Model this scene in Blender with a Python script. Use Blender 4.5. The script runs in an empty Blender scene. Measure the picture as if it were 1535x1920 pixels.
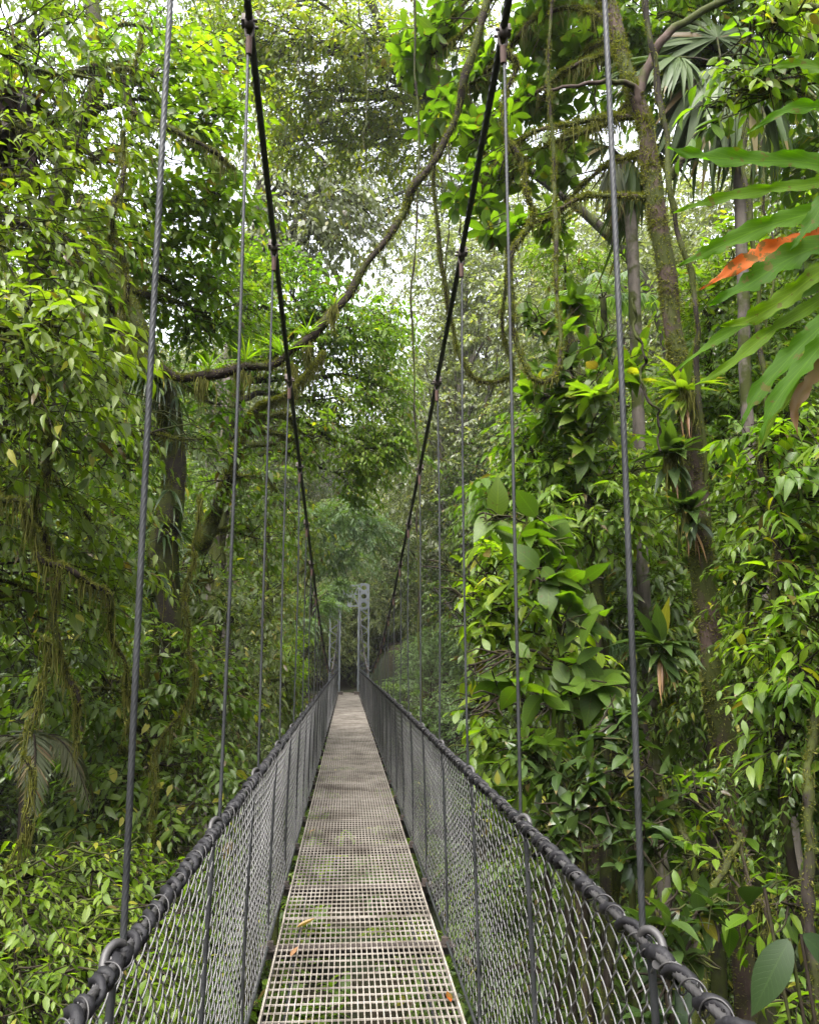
import bpy, math, random
import numpy as np
from math import radians, sin, cos, pi
rng = np.random.default_rng(11)
random.seed(5)
SC = bpy.context.scene
COL = SC.collection

# ------------------------------------------------------------------ camera
F, IW, IH = 1537.0, 1535.0, 1920.0
CAM = np.array([-0.083, 0.0, 1.63])
PITCH, YAW = radians(9.565), radians(4.2745)
cd = bpy.data.cameras.new('camera'); cam = bpy.data.objects.new('camera', cd); COL.objects.link(cam)
cd.sensor_fit = 'HORIZONTAL'; cd.sensor_width = 36.0; cd.lens = 36.0 * F / IW
cd.clip_start = 0.05; cd.clip_end = 2000
cam.location = CAM; cam.rotation_euler = (radians(90) + PITCH, 0, -YAW)
SC.camera = cam
_fw = np.array([sin(YAW) * cos(PITCH), cos(YAW) * cos(PITCH), sin(PITCH)])
_rt = np.array([cos(YAW), -sin(YAW), 0.0]); _up = np.cross(_rt, _fw)
def at(px, py, Y):
    """world point at distance Y along the bridge seen at photo pixel px, py (used once, for the layout)"""
    d = _fw + _rt * (px - IW / 2) / F + _up * (IH / 2 - py) / F
    return CAM + d * (Y / d[1])

# ------------------------------------------------------------------ world, sun, exposure
SUN_EL, SUN_AZ = radians(62), radians(-150)
w = bpy.data.worlds.new('World'); SC.world = w; w.use_nodes = True
nt = w.node_tree; nt.nodes.clear()
sky = nt.nodes.new('ShaderNodeTexSky'); sky.sky_type = 'NISHITA'; sky.sun_disc = False
sky.sun_elevation = SUN_EL; sky.sun_rotation = SUN_AZ
sky.air_density = 1.0; sky.dust_density = 4.0; sky.ozone_density = 1.0
hs = nt.nodes.new('ShaderNodeHueSaturation'); hs.inputs['Saturation'].default_value = 0.22
bg = nt.nodes.new('ShaderNodeBackground'); bg.inputs['Strength'].default_value = 0.15
wo = nt.nodes.new('ShaderNodeOutputWorld')
nt.links.new(sky.outputs[0], hs.inputs['Color']); nt.links.new(hs.outputs[0], bg.inputs['Color']); nt.links.new(bg.outputs[0], wo.inputs['Surface'])
sd = bpy.data.lights.new('sun', 'SUN'); sd.energy = 1.5; sd.angle = radians(50); sd.color = (1.0, 0.96, 0.88)
so = bpy.data.objects.new('sun', sd); COL.objects.link(so)
so.rotation_euler = (radians(90) - SUN_EL, 0, radians(180) - SUN_AZ)
SC.view_settings.view_transform = 'Standard'; SC.view_settings.look = 'None'
SC.view_settings.exposure = 2.75; SC.view_settings.gamma = 1.0
cy = SC.cycles
cy.max_bounces = 7; cy.diffuse_bounces = 3; cy.glossy_bounces = 2; cy.transmission_bounces = 4
cy.transparent_max_bounces = 4; cy.volume_bounces = 0; cy.use_denoising = True
cy.sample_clamp_indirect = 6.0; cy.caustics_reflective = False; cy.caustics_refractive = False

# ------------------------------------------------------------------ numpy mesh helpers
def nrm(a):
    return a / np.maximum(np.linalg.norm(a, axis=-1, keepdims=True), 1e-9)
UP = np.array([0.0, 0.0, 1.0])

class MB:
    def __init__(s):
        s.v, s.f, s.m, s.c, s.n = [], [], [], [], 0
    def add(s, V, Fc, mat=0, C=None):
        V = np.asarray(V, float).reshape(-1, 3); Fc = np.asarray(Fc, np.int64)
        s.v.append(V); s.f.append(Fc + s.n); s.m.append(np.full(len(Fc), mat, np.int32))
        s.c.append(np.zeros((len(V), 4)) + [0.5, 0.5, 0.5, 0.5] if C is None else C.reshape(-1, 4))
        s.n += len(V)
    def mesh(s, name, mats, smooth=True):
        me = bpy.data.meshes.new(name)
        V = np.concatenate(s.v); C = np.concatenate(s.c)
        li = np.concatenate([f.ravel() for f in s.f])
        lt = np.concatenate([np.full(len(f), f.shape[1]) for f in s.f])
        me.vertices.add(len(V)); me.vertices.foreach_set('co', V.astype(np.float32).ravel())
        me.loops.add(len(li)); me.loops.foreach_set('vertex_index', li.astype(np.int32))
        me.polygons.add(len(lt))
        me.polygons.foreach_set('loop_start', np.concatenate([[0], np.cumsum(lt)[:-1]]).astype(np.int32))
        me.polygons.foreach_set('material_index', np.concatenate(s.m))
        me.polygons.foreach_set('use_smooth', np.full(len(lt), smooth))
        me.update(calc_edges=True)
        a = me.color_attributes.new('leaf', 'FLOAT_COLOR', 'POINT')
        a.data.foreach_set('color', C.astype(np.float32).ravel())
        for m in (mats if isinstance(mats, (list, tuple)) else [mats]):
            me.materials.append(m)
        return me
    def build(s, name, mats, parent=None, smooth=True, base=None):
        if base is not None:
            off = np.asarray(base, float)
            s.v = [v - off for v in s.v]
        o = bpy.data.objects.new(name, s.mesh(name, mats, smooth)); COL.objects.link(o)
        if parent is not None: o.parent = parent
        return o

def tag(o, label=None, cat=None, group=None, kind=None):
    for k, v in (('label', label), ('category', cat), ('group', group), ('kind', kind)):
        if v: o[k] = v
    return o
def thing(name, label, cat, loc=(0, 0, 0), group=None, rz=0.0, sc=1.0):
    o = bpy.data.objects.new(name, None); COL.objects.link(o)
    o.location = tuple(float(x) for x in loc); o.rotation_euler = (0, 0, rz); o.scale = (sc, sc, sc); o.empty_display_size = 0.2
    return tag(o, label, cat, group)
def dup(root, loc, rz=0.0, sc=1.0, label=None, group=None):
    r = root.copy(); COL.objects.link(r); r.location = tuple(float(x) for x in loc); r.rotation_euler = (0, 0, rz); r.scale = (sc, sc, sc)
    if label: r['label'] = label
    if group: r['group'] = group
    for ch in list(root.children):
        c = ch.copy(); COL.objects.link(c); c.parent = r
        for g in ch.children:
            d = g.copy(); COL.objects.link(d); d.parent = c
    return r

def box_arrays(cx, hx):
    c = np.array(cx, float); h = np.array(hx, float)
    s = np.array([[-1, -1, -1], [1, -1, -1], [1, 1, -1], [-1, 1, -1], [-1, -1, 1], [1, -1, 1], [1, 1, 1], [-1, 1, 1]])
    return c + s * h, np.array([[0, 3, 2, 1], [4, 5, 6, 7], [0, 1, 5, 4], [1, 2, 6, 5], [2, 3, 7, 6], [3, 0, 4, 7]])
def box(mb, c, h, mat=0):
    V, Fc = box_arrays(c, h); mb.add(V, Fc, mat)
def beam(mb, a, b, wx, wz, mat=0):
    """a bar of rectangular section between two points"""
    a = np.array(a, float); b = np.array(b, float); d = nrm(b - a)
    r = np.array([1.0, 0, 0]) if abs(d[0]) < .9 else np.array([0, 1.0, 0])
    s = nrm(np.cross(d, r)); t = np.cross(s, d)
    V = []
    for p in (a, b):
        for (i, j) in ((-1, -1), (1, -1), (1, 1), (-1, 1)):
            V.append(p + t * i * wx / 2 + s * j * wz / 2)
    mb.add(V, [[0, 3, 2, 1], [4, 5, 6, 7], [0, 1, 5, 4], [1, 2, 6, 5], [2, 3, 7, 6], [3, 0, 4, 7]], mat)

def tubes(mb, P, R, sides=4, mat=0, cap=False, C=None, lobes=0, twist=0.0, rough=0.0):
    """P (S,K,3), R (S,K) or scalar: swept tubes"""
    P = np.asarray(P, float)
    if P.ndim == 2: P = P[None]
    S, K, _ = P.shape
    R = np.broadcast_to(np.asarray(R, float), (S, K))
    T = nrm(np.gradient(P, axis=1))
    mt = nrm(P[:, -1] - P[:, 0] + 1e-6)
    ref = np.where(np.abs(mt[:, 2:3]) > 0.8, np.array([[1.0, 0.13, 0]]), np.array([[0.07, 0.05, 1.0]]))
    A = nrm(np.cross(T, ref[:, None, :])); B = np.cross(T, A)
    th = np.arange(sides) * 2 * pi / sides
    if twist:
        L = np.concatenate([np.zeros((S, 1)), np.cumsum(np.linalg.norm(np.diff(P, axis=1), axis=2), axis=1)], axis=1)
        thk = th[None, None, :] + (L * twist)[:, :, None]
    else:
        thk = np.broadcast_to(th, (S, K, sides))
    rr = R[:, :, None] * np.ones((1, 1, sides))
    if lobes: rr = rr * (0.70 + 0.30 * np.abs(np.cos(lobes * th / 2.0)))[None, None, :]
    if rough: rr = rr * (1 + rough * rng.normal(size=rr.shape))
    V = P[:, :, None, :] + rr[..., None] * (np.cos(thk)[..., None] * A[:, :, None, :] + np.sin(thk)[..., None] * B[:, :, None, :])
    k = np.arange(K - 1)[:, None]; j = np.arange(sides)[None, :]; j2 = (j + 1) % sides
    q = np.stack([k * sides + j, k * sides + j2, (k + 1) * sides + j2, (k + 1) * sides + j], -1).reshape(-1, 4)
    Fc = (q[None] + (np.arange(S) * K * sides)[:, None, None]).reshape(-1, 4)
    Cc = None
    if C is not None:
        Cc = np.broadcast_to(np.asarray(C, float).reshape(-1, 1, 4), (S, K * sides, 4))
    mb.add(V, Fc, mat, Cc)
    if cap:
        for s_ in range(S):
            for kk in (0, K - 1):
                mb.add(V[s_, kk], [list(range(sides))[::(1 if kk else -1)]], mat)

def smooth_path(pts, n=40, jitter=0.0, fine=0.0):
    """Catmull-Rom through pts, n samples; pts may carry a 4th column (radius)"""
    p = np.array(pts, float)
    p = np.vstack([2 * p[0] - p[1], p, 2 * p[-1] - p[-2]])
    m = len(p) - 3
    u = np.linspace(0, m - 1e-6, n); i = u.astype(int); t = (u - i)[:, None]
    p0, p1, p2, p3 = p[i], p[i + 1], p[i + 2], p[i + 3]
    q = 0.5 * ((2 * p1) + (-p0 + p2) * t + (2 * p0 - 5 * p1 + 4 * p2 - p3) * t ** 2 + (-p0 + 3 * p1 - 3 * p2 + p3) * t ** 3)
    if jitter:
        ph = rng.uniform(0, 6.28, (3, 3)); x = np.linspace(0, 1, n)
        for a in range(3):
            q[:, a] += jitter * (np.sin(x * 17 + ph[a, 0]) * .6 + np.sin(x * 41 + ph[a, 1]) * .35 + np.sin(x * 83 + ph[a, 2]) * .15)
    if fine: q[:, :3] += rng.normal(size=(n, 3)) * fine
    return q

# ------------------------------------------------------------------ leaf templates: x along, y across, z up (unit length); attr u along, v across
def leaf_tpl(kind, width=0.4, fold=0.25, curl=0.25, segs=4, tip=0.0):
    st = np.linspace(0, 1, segs + 1)
    if kind == 'ellip':   prof = np.sin(pi * np.clip(st, 0, 1) ** 0.85) ** 0.8
    elif kind == 'obov':  prof = np.sin(pi * st ** 1.55) ** 0.75
    elif kind == 'ovate': prof = np.sin(pi * st ** 0.62) ** 0.85
    elif kind == 'lance': prof = np.sin(pi * st ** 0.8) ** 1.0
    else:                 prof = np.minimum(1, np.minimum(st * 6, (1 - st) * 2.2))
    V, A = [], []
    V.append([0, 0, 0]); A.append([0, 0])
    Fc = []
    prev = None
    for i in range(1, segs):
        x = st[i]; h = prof[i] * width / 2
        z = -curl * x * x
        ids = len(V)
        V += [[x, h, z + fold * h], [x, 0, z], [x, -h, z + fold * h]]; A += [[x, 1], [x, 0], [x, 1]]
        if prev is None: Fc += [[0, ids + 1, ids, ids], [0, ids + 2, ids + 1, ids + 1]]
        else: Fc += [[prev + 1, ids + 1, ids, prev], [prev + 2, ids + 2, ids + 1, prev + 1]]
        prev = ids
    e = len(V); V.append([1 + tip, 0, -curl * (1 + tip) ** 2]); A.append([1, 0])
    Fc += [[prev + 1, e, prev, prev], [prev + 2, e, prev + 1, prev + 1]]
    quads = [f for f in Fc if len(set(f)) == 4]
    tris = [list(dict.fromkeys(f)) for f in Fc if len(set(f)) == 3]
    return np.array(V, float), np.array(quads, int).reshape(-1, 4), np.array(tris, int).reshape(-1, 3), np.array(A, float)
def diamond_tpl(width=0.4, fold=0.3, curl=0.15):
    V = np.array([[0, 0, 0], [.48, width / 2, fold * width / 2 - curl * .25], [1, 0, -curl], [.48, -width / 2, fold * width / 2 - curl * .25]], float)
    return V, np.zeros((0, 4), int), np.array([[0, 2, 1], [0, 3, 2]]), np.array([[0, 0], [.5, 1], [1, 0], [.5, 1]], float)

def add_leaves(mb, tpl, P, D, N, L, W=1.0, mat=0, rnd=None, curlv=0.35):
    V, Q, T3, A = tpl
    n = len(P)
    if n == 0: return
    D = nrm(D); S = nrm(np.cross(N, D)); N = np.cross(D, S)
    L = np.broadcast_to(np.asarray(L, float), (n,)); W = np.broadcast_to(np.asarray(W, float), (n,))
    zc = 1 + curlv * rng.normal(size=n)
    X = P[:, None, :] + (L[:, None] * V[None, :, 0])[..., None] * D[:, None, :] \
        + (L[:, None] * W[:, None] * V[None, :, 1])[..., None] * S[:, None, :] \
        + (L[:, None] * zc[:, None] * V[None, :, 2])[..., None] * N[:, None, :]
    k = len(V)
    if rnd is None: rnd = rng.random((n, 2))
    C = np.empty((n, k, 4)); C[..., 0] = rnd[:, :1]; C[..., 1] = A[None, :, 1]; C[..., 2] = A[None, :, 0]; C[..., 3] = rnd[:, 1:2]
    off = np.arange(n) * k
    base = mb.n
    s_f = []
    if len(Q): s_f.append((Q[None] + off[:, None, None]).reshape(-1, 4))
    if len(T3): s_f.append((T3[None] + off[:, None, None]).reshape(-1, 3))
    mb.v.append(X.reshape(-1, 3)); mb.c.append(C.reshape(-1, 4))
    for f in s_f:
        mb.f.append(f + base); mb.m.append(np.full(len(f), mat, np.int32))
    mb.n += n * k

TPL = {
    'droop': leaf_tpl('lance', .36, .30, .30, 4, .06), 'round': leaf_tpl('ellip', .50, .28, .22, 4, .05),
    'obov': leaf_tpl('obov', .44, .22, .28, 5), 'broad': leaf_tpl('ellip', .52, .22, .30, 6, .07),
    'mid': leaf_tpl('ellip', .42, .3, .25, 3), 'far': diamond_tpl(.46), 'farlong': diamond_tpl(.26),
    'strip': leaf_tpl('strap', .07, .35, .45, 5), 'pinna': leaf_tpl('lance', .085, .45, .25, 3),
    'grass': leaf_tpl('lance', .05, .3, .6, 4), 'big': leaf_tpl('ellip', .58, .16, .30, 9, .05), 'long': leaf_tpl('lance', .28, .28, .35, 6, .05),
}

def rand_dirs(n, zlo=-1.0, zhi=1.0):
    z = rng.uniform(zlo, zhi, n); a = rng.uniform(0, 2 * pi, n); r = np.sqrt(np.maximum(0, 1 - z * z))
    return np.stack([r * np.cos(a), r * np.sin(a), z], 1)

def in_corridor(P):
    return (np.abs(P[:, 0]) < 1.0) & (P[:, 1] > -1) & (P[:, 1] < 39.5) & (P[:, 2] > -0.5) & (P[:, 2] < 3.2)
def keep(P, r=0.0):
    """sprays stay off the walkway and out of the walker's face"""
    d = np.linalg.norm(P - CAM, axis=1)
    k = ~in_corridor(P)
    near = (d < 2.8)
    line = (np.abs(P[:, 0]) < 0.75) & (P[:, 1] < 14) & (P[:, 2] > 3.0) & (P[:, 2] < 6.5) & (P[:, 1] < 4)
    return k & ~near & ~line

def sprays(mb, P, D, L, n, ll, tpl, droop=.35, ang=62, hang=.35, pair=False, twig=.004, lmat=0, tmat=1, jit=.35, wsc=1.0, tint=None, K=5, tw_sides=3):
    """twigs with leaves set along them"""
    S = len(P)
    if S == 0: return
    D = nrm(D); L = np.broadcast_to(np.asarray(L, float), (S,))
    nn = n * (2 if pair else 1)
    t = np.linspace(.14, 1, n); t = np.repeat(t, 2) if pair else t
    tt = t[None, :] * np.ones((S, 1))
    g = -droop * L[:, None] * tt ** 2
    A = P[:, None, :] + (L[:, None] * tt)[..., None] * D[:, None, :]; A[..., 2] += g
    T = D[:, None, :] + np.zeros((S, nn, 3)); T[..., 2] += -2 * droop * tt; T = nrm(T)
    refx = nrm(np.cross(D, UP + 0.001)); roll = rng.normal(size=(S, 1)) * .45
    upv = np.cross(refx, D)
    sd_ = refx[:, None, :] * np.cos(roll)[..., None] + upv[:, None, :] * np.sin(roll)[..., None]
    sg = np.where(np.arange(nn) % 2 == 0, 1.0, -1.0)[None, :, None]
    a = np.radians(ang + rng.normal(size=(S, nn, 1)) * 10) * (1 - .45 * tt[..., None] ** 3)
    LD = T * np.cos(a) + sd_ * sg * np.sin(a)
    LD[..., 2] -= hang
    LD = nrm(LD + rng.normal(size=LD.shape) * jit * .5)
    NN = np.array([0, 0, 1.0]) + rng.normal(size=LD.shape) * jit
    ls = ll * (0.62 + .5 * np.sin(pi * np.clip(tt, .05, .95) ** .8)) * rng.uniform(.6, 1.25, (S, nn)) * rng.uniform(.75, 1.2, (S, 1))
    rn = rng.random((S, nn, 2)); 
    if tint is None: tint = rng.random(S)
    rn[..., 0] = np.clip(.6 * tint[:, None] + .4 * rn[..., 0], 0, 1)
    add_leaves(mb, tpl, A.reshape(-1, 3), LD.reshape(-1, 3), NN.reshape(-1, 3), ls.ravel(), wsc, lmat, rn.reshape(-1, 2))
    if twig > 0:
        u = np.linspace(-.05, 1, K)[None, :] * np.ones((S, 1))
        Q = P[:, None, :] + (L[:, None] * u)[..., None] * D[:, None, :]; Q[..., 2] += -droop * L[:, None] * u ** 2 * np.sign(u)
        tubes(mb, Q, twig * np.linspace(1.2, .5, K)[None, :] * np.ones((S, 1)), tw_sides, tmat)

def whorls(mb, P, D, m, ll, tpl, spread=65, lmat=0, tmat=1, twig=.006, stem=.5, wsc=1.0, tint=None, up=.25):
    """leaf rosettes at twig ends"""
    S = len(P)
    if S == 0: return
    D = nrm(D); E = P + D * stem * ll
    r = nrm(np.cross(D, UP + .01)); b = np.cross(r, D)
    th = (np.arange(m) * 2.4)[None, :] + rng.uniform(0, 6.28, (S, 1))
    sp = np.radians(spread + rng.normal(size=(S, m)) * 14)
    rad = np.cos(th)[..., None] * r[:, None, :] + np.sin(th)[..., None] * b[:, None, :]
    LD = D[:, None, :] * np.cos(sp)[..., None] + rad * np.sin(sp)[..., None]
    LD[..., 2] -= .22
    NN = D[:, None, :] + np.array([0, 0, up + .6]) + rng.normal(size=LD.shape) * .25
    PP = E[:, None, :] - D[:, None, :] * (np.arange(m) / m * .35 * ll)[None, :, None]
    rn = rng.random((S, m, 2))
    if tint is None: tint = rng.random(S)
    rn[..., 0] = np.clip(.6 * tint[:, None] + .4 * rn[..., 0], 0, 1)
    add_leaves(mb, tpl, PP.reshape(-1, 3), LD.reshape(-1, 3), NN.reshape(-1, 3), (ll * rng.uniform(.6, 1.15, (S, m))).ravel(), wsc, lmat, rn.reshape(-1, 2))
    if twig > 0:
        Q = np.stack([P - D * ll * .3, P, E], 1)
        tubes(mb, Q, twig, 3, tmat)

def clump_points(c, r, n, shell=.55):
    """n points in an ellipsoid, most of them towards its skin; also outward directions"""
    d = rand_dirs(n); q = rng.random(n) ** (1 / 3.); q = shell + (1 - shell) * q
    lump = 1 + .22 * np.sin(d[:, 0] * 4 + c[0] * 3) * np.cos(d[:, 1] * 5 + c[1]) + .15 * np.sin(d[:, 2] * 6 + c[2] * 2)
    P = np.asarray(c) + d * np.asarray(r) * (q * lump)[:, None]
    return P, d

def limb(mb, a, b, r0, r1, sag=.12, sides=6, mat=0, K=12, jit=.05):
    a = np.array(a, float); b = np.array(b, float); L = np.linalg.norm(b - a)
    m1 = a + (b - a) * .35 + np.array([0, 0, sag * L]) + rng.normal(size=3) * jit * L
    m2 = a + (b - a) * .7 + np.array([0, 0, sag * L * .8]) + rng.normal(size=3) * jit * L
    q = smooth_path([a, m1, m2, b], K, jitter=.012 * L)
    tubes(mb, q, np.linspace(r0, r1, K)[None], sides, mat, rough=.05)
    return q

def moss_strands(mb, path, n, lmin, lmax, mat=0, w=.0036):
    """limp strands of moss hanging from a path"""
    n = int(n * 2.0)
    i = rng.integers(0, len(path), n)
    i = np.minimum(i, len(path) - 2); fr = rng.random((n, 1)); P = path[i, :3] * (1 - fr) + path[i + 1, :3] * fr + rng.normal(size=(n, 3)) * .015
    L = rng.uniform(lmin, lmax, n) * rng.random(n) ** .7
    K = 4; u = np.linspace(0, 1, K)
    Q = P[:, None, :] + np.zeros((n, K, 3)); Q[..., 2] -= L[:, None] * u
    Q[..., :2] += np.cumsum(rng.normal(size=(n, K, 2)) * .12, axis=1) * L[:, None, None] * .5
    tubes(mb, Q, w * np.array([1, 1.0, .8, .2])[None] * rng.uniform(.5, 1.3, (n, 1)), 3, mat, C=np.concatenate([rng.random((n, 1)), np.full((n, 2), .5), rng.random((n, 1))], 1))
def moss_fuzz(mb, path, radii, n, l=.03, mat=0, side=None):
    """short moss tufts standing on a branch"""
    f_ = rng.uniform(0, len(path) - 1.001, n); f_ += 2.0 * np.sin(f_ * 1.9) * rng.random(n); f_ = np.clip(f_, 0, len(path) - 1.001); i = f_.astype(int); fr = (f_ - i)[:, None]
    T = nrm(np.gradient(path[:, :3], axis=0))[i]
    d = rand_dirs(n); d -= T * np.sum(d * T, 1, keepdims=True); 
    if side is not None: d = d + np.asarray(side)
    d = nrm(d - T * np.sum(d * T, 1, keepdims=True))
    P = path[i, :3] * (1 - fr) + path[i + 1, :3] * fr + d * radii[i][:, None] * .9
    D = nrm(d + rng.normal(size=(n, 3)) * .5)
    add_leaves(mb, diamond_tpl(.28, .2, .3), P, D, rng.normal(size=(n, 3)), l * rng.uniform(.4, 1.4, n), 1.0, mat)

# ------------------------------------------------------------------ materials
def new_mat(name):
    m = bpy.data.materials.new(name); m.use_nodes = True
    t = m.node_tree; t.nodes.clear()
    return m, t, t.nodes.new('ShaderNodeOutputMaterial')
def ramp(t, cols, pos=None):
    r = t.nodes.new('ShaderNodeValToRGB'); e = r.color_ramp.elements
    n = len(cols); pos = pos or [i / (n - 1) for i in range(n)]
    while len(e) < n: e.new(.5)
    for i in range(n): e[i].position = pos[i]; e[i].color = (*cols[i], 1)
    return r
def mathn(t, op, a, b=None):
    n = t.nodes.new('ShaderNodeMath'); n.operation = op
    for i, x in enumerate((a, b)):
        if x is None: continue
        if isinstance(x, (int, float)): n.inputs[i].default_value = x
        else: t.links.new(x, n.inputs[i])
    return n.outputs[0]
def mixc(t, fac, a, b, mode='MIX'):
    n = t.nodes.new('ShaderNodeMix'); n.data_type = 'RGBA'; n.blend_type = mode
    for s, x in ((n.inputs['Factor'], fac), (n.inputs['A'], a), (n.inputs['B'], b)):
        if isinstance(x, (int, float)): s.default_value = x
        elif isinstance(x, tuple): s.default_value = (*x, 1)
        else: t.links.new(x, s)
    return n.outputs['Result']
def noise(t, scale, detail=3.0, rough=.5, coord='Object', vec=None):
    n = t.nodes.new('ShaderNodeTexNoise'); n.inputs['Scale'].default_value = scale; n.inputs['Detail'].default_value = detail; n.inputs['Roughness'].default_value = rough
    if vec is None:
        c = t.nodes.new('ShaderNodeTexCoord'); vec = c.outputs[coord]
    t.links.new(vec, n.inputs['Vector'])
    return n.outputs['Fac']

def leaf_mat(name, cols, yellow=(.22, .2, .02), yfrac=.03, trans=.42, tboost=(2.05, 2.35, .5), rough=.42, spec=.38, veins=False, spots=0.0):
    m, t, out = new_mat(name); L = t.links
    at_ = t.nodes.new('ShaderNodeAttribute'); at_.attribute_name = 'leaf'
    sp = t.nodes.new('ShaderNodeSeparateColor'); L.new(at_.outputs['Color'], sp.inputs[0])
    r1, v, u, r2 = sp.outputs[0], sp.outputs[1], sp.outputs[2], at_.outputs['Alpha']
    base = ramp(t, [(x[0] * 1.04, x[1], x[2] * .8) for x in cols]); L.new(r1, base.inputs[0])
    c = base.outputs[0]
    ym = mathn(t, 'GREATER_THAN', r2, 1 - yfrac)
    c = mixc(t, mathn(t, 'MULTIPLY', ym, .8), c, yellow)
    bm = mathn(t, 'LESS_THAN', r2, .018 if yfrac else 0.0)
    c = mixc(t, mathn(t, 'MULTIPLY', bm, .85), c, (.07, .04, .015))
    tip = mathn(t, 'MULTIPLY', mathn(t, 'GREATER_THAN', u, .86), mathn(t, 'LESS_THAN', r2, .22 if yfrac else 0.0))
    c = mixc(t, mathn(t, 'MULTIPLY', tip, .7), c, (.10, .065, .02))
    if veins:
        mr = mathn(t, 'LESS_THAN', v, .05)
        wv = mathn(t, 'SINE', mathn(t, 'SUBTRACT', mathn(t, 'MULTIPLY', u, 75.0), mathn(t, 'MULTIPLY', v, 16.0)))
        wl = mathn(t, 'GREATER_THAN', wv, .86)
        vn = mathn(t, 'MAXIMUM', mr, mathn(t, 'MULTIPLY', wl, .5))
        c = mixc(t, mathn(t, 'MULTIPLY', vn, .45), c, mixc(t, 1.0, c, (2.0, 1.8, 1.7), 'MULTIPLY'))
    if spots:
        nz = noise(t, 28.0, 4.0, .6)
        st = mathn(t, 'GREATER_THAN', nz, 1 - spots)
        c = mixc(t, mathn(t, 'MULTIPLY', st, .8), c, (.06, .05, .010))
    p = t.nodes.new('ShaderNodeBsdfPrincipled'); L.new(c, p.inputs['Base Color'])
    rr = mathn(t, 'ADD', mathn(t, 'MULTIPLY', r2, .22), rough - .1); L.new(rr, p.inputs['Roughness'])
    p.inputs['Specular IOR Level'].default_value = spec
    tr = t.nodes.new('ShaderNodeBsdfTranslucent')
    L.new(mixc(t, 1.0, c, tboost, 'MULTIPLY'), tr.inputs['Color'])
    if veins:
        bp = t.nodes.new('ShaderNodeBump'); bp.inputs['Strength'].default_value = .35; bp.inputs['Distance'].default_value = .004
        L.new(mathn(t, 'SUBTRACT', 1.0, vn), bp.inputs['Height']); L.new(bp.outputs[0], p.inputs['Normal'])
    mx = t.nodes.new('ShaderNodeMixShader'); mx.inputs[0].default_value = trans
    L.new(p.outputs[0], mx.inputs[1]); L.new(tr.outputs[0], mx.inputs[2]); L.new(mx.outputs[0], out.inputs['Surface'])
    return m
def bark_mat(name, a, b, moss=(.030, .036, .008), mossy=.45, scale=9.0, stretch=.25, bump=.6):
    m, t, out = new_mat(name); L = t.links
    tc = t.nodes.new('ShaderNodeTexCoord'); mp = t.nodes.new('ShaderNodeMapping'); mp.inputs['Scale'].default_value = (1, 1, stretch)
    L.new(tc.outputs['Object'], mp.inputs[0])
    n1 = noise(t, scale, 6, .65, vec=mp.outputs[0]); n2 = noise(t, 2.6, 4, .6, vec=tc.outputs['Object'])
    r = ramp(t, [a, tuple((x + y) / 2 for x, y in zip(a, b)), b], [.3, .5, .75]); L.new(n1, r.inputs[0])
    mk = ramp(t, [(0, 0, 0), (1, 1, 1)], [max(0.0, .62 - mossy * .5), max(.05, .70 - mossy * .5)]); L.new(n2, mk.inputs[0])
    c = mixc(t, mk.outputs[0], r.outputs[0], moss)
    p = t.nodes.new('ShaderNodeBsdfPrincipled'); L.new(c, p.inputs['Base Color']); p.inputs['Roughness'].default_value = .8; p.inputs['Specular IOR Level'].default_value = .1
    bp = t.nodes.new('ShaderNodeBump'); bp.inputs['Strength'].default_value = bump; bp.inputs['Distance'].default_value = .02
    L.new(n1, bp.inputs['Height']); L.new(bp.outputs[0], p.inputs['Normal']); L.new(p.outputs[0], out.inputs['Surface'])
    return m
def metal_mat(name, a, b, rough=.5, metallic=.6, scale=30.0, bump=.15, spec=.5):
    m, t, out = new_mat(name); L = t.links
    n1 = noise(t, scale, 4, .6); n2 = noise(t, scale * .13, 4, .6)
    r = ramp(t, [a, b], [.35, .7]); L.new(n2, r.inputs[0])
    c = mixc(t, mathn(t, 'MULTIPLY', n1, .5), r.outputs[0], tuple(x * .45 for x in a))
    p = t.nodes.new('ShaderNodeBsdfPrincipled'); L.new(c, p.inputs['Base Color']); p.inputs['Roughness'].default_value = rough; p.inputs['Metallic'].default_value = metallic; p.inputs['Specular IOR Level'].default_value = spec
    bp = t.nodes.new('ShaderNodeBump'); bp.inputs['Strength'].default_value = bump; bp.inputs['Distance'].default_value = .004
    L.new(n1, bp.inputs['Height']); L.new(bp.outputs[0], p.inputs['Normal']); L.new(p.outputs[0], out.inputs['Surface'])
    return m

M = {}
M['olive'] = leaf_mat('olive_leaf', [(.030, .055, .006), (.052, .085, .008), (.078, .115, .010), (.10, .14, .012)], yfrac=.02, trans=.46, veins=True)
M['fresh'] = leaf_mat('fresh_leaf', [(.040, .085, .006), (.060, .115, .008), (.085, .14, .009), (.12, .165, .012)], yfrac=.02, trans=.50, veins=True)
M['lit_fresh'] = leaf_mat('lit_fresh_leaf', [(.040, .080, .006), (.065, .115, .008), (.095, .15, .010), (.12, .175, .014)], yfrac=.02, trans=.52, veins=True)  # fresh leaf lightened, standing in for light the shaded bushes miss
M['mid'] = leaf_mat('mid_leaf', [(.034, .064, .010), (.052, .090, .012), (.075, .115, .014)], yfrac=.03, trans=.45)
M['broad'] = leaf_mat('broad_leaf', [(.032, .066, .008), (.050, .094, .009), (.070, .12, .011), (.095, .145, .014)], yfrac=.015, trans=.48, veins=True, spots=.30)
M['bigleaf'] = leaf_mat('insect_eaten_leaf', [(.030, .062, .007), (.045, .085, .008), (.060, .10, .010)], yfrac=0, trans=.45, spec=.25, rough=.5, veins=True, spots=.36)
M['dark'] = leaf_mat('dark_glossy_leaf', [(.018, .036, .012), (.030, .055, .016), (.045, .075, .02)], yfrac=.01, trans=.30, rough=.30, veins=True)
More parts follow.
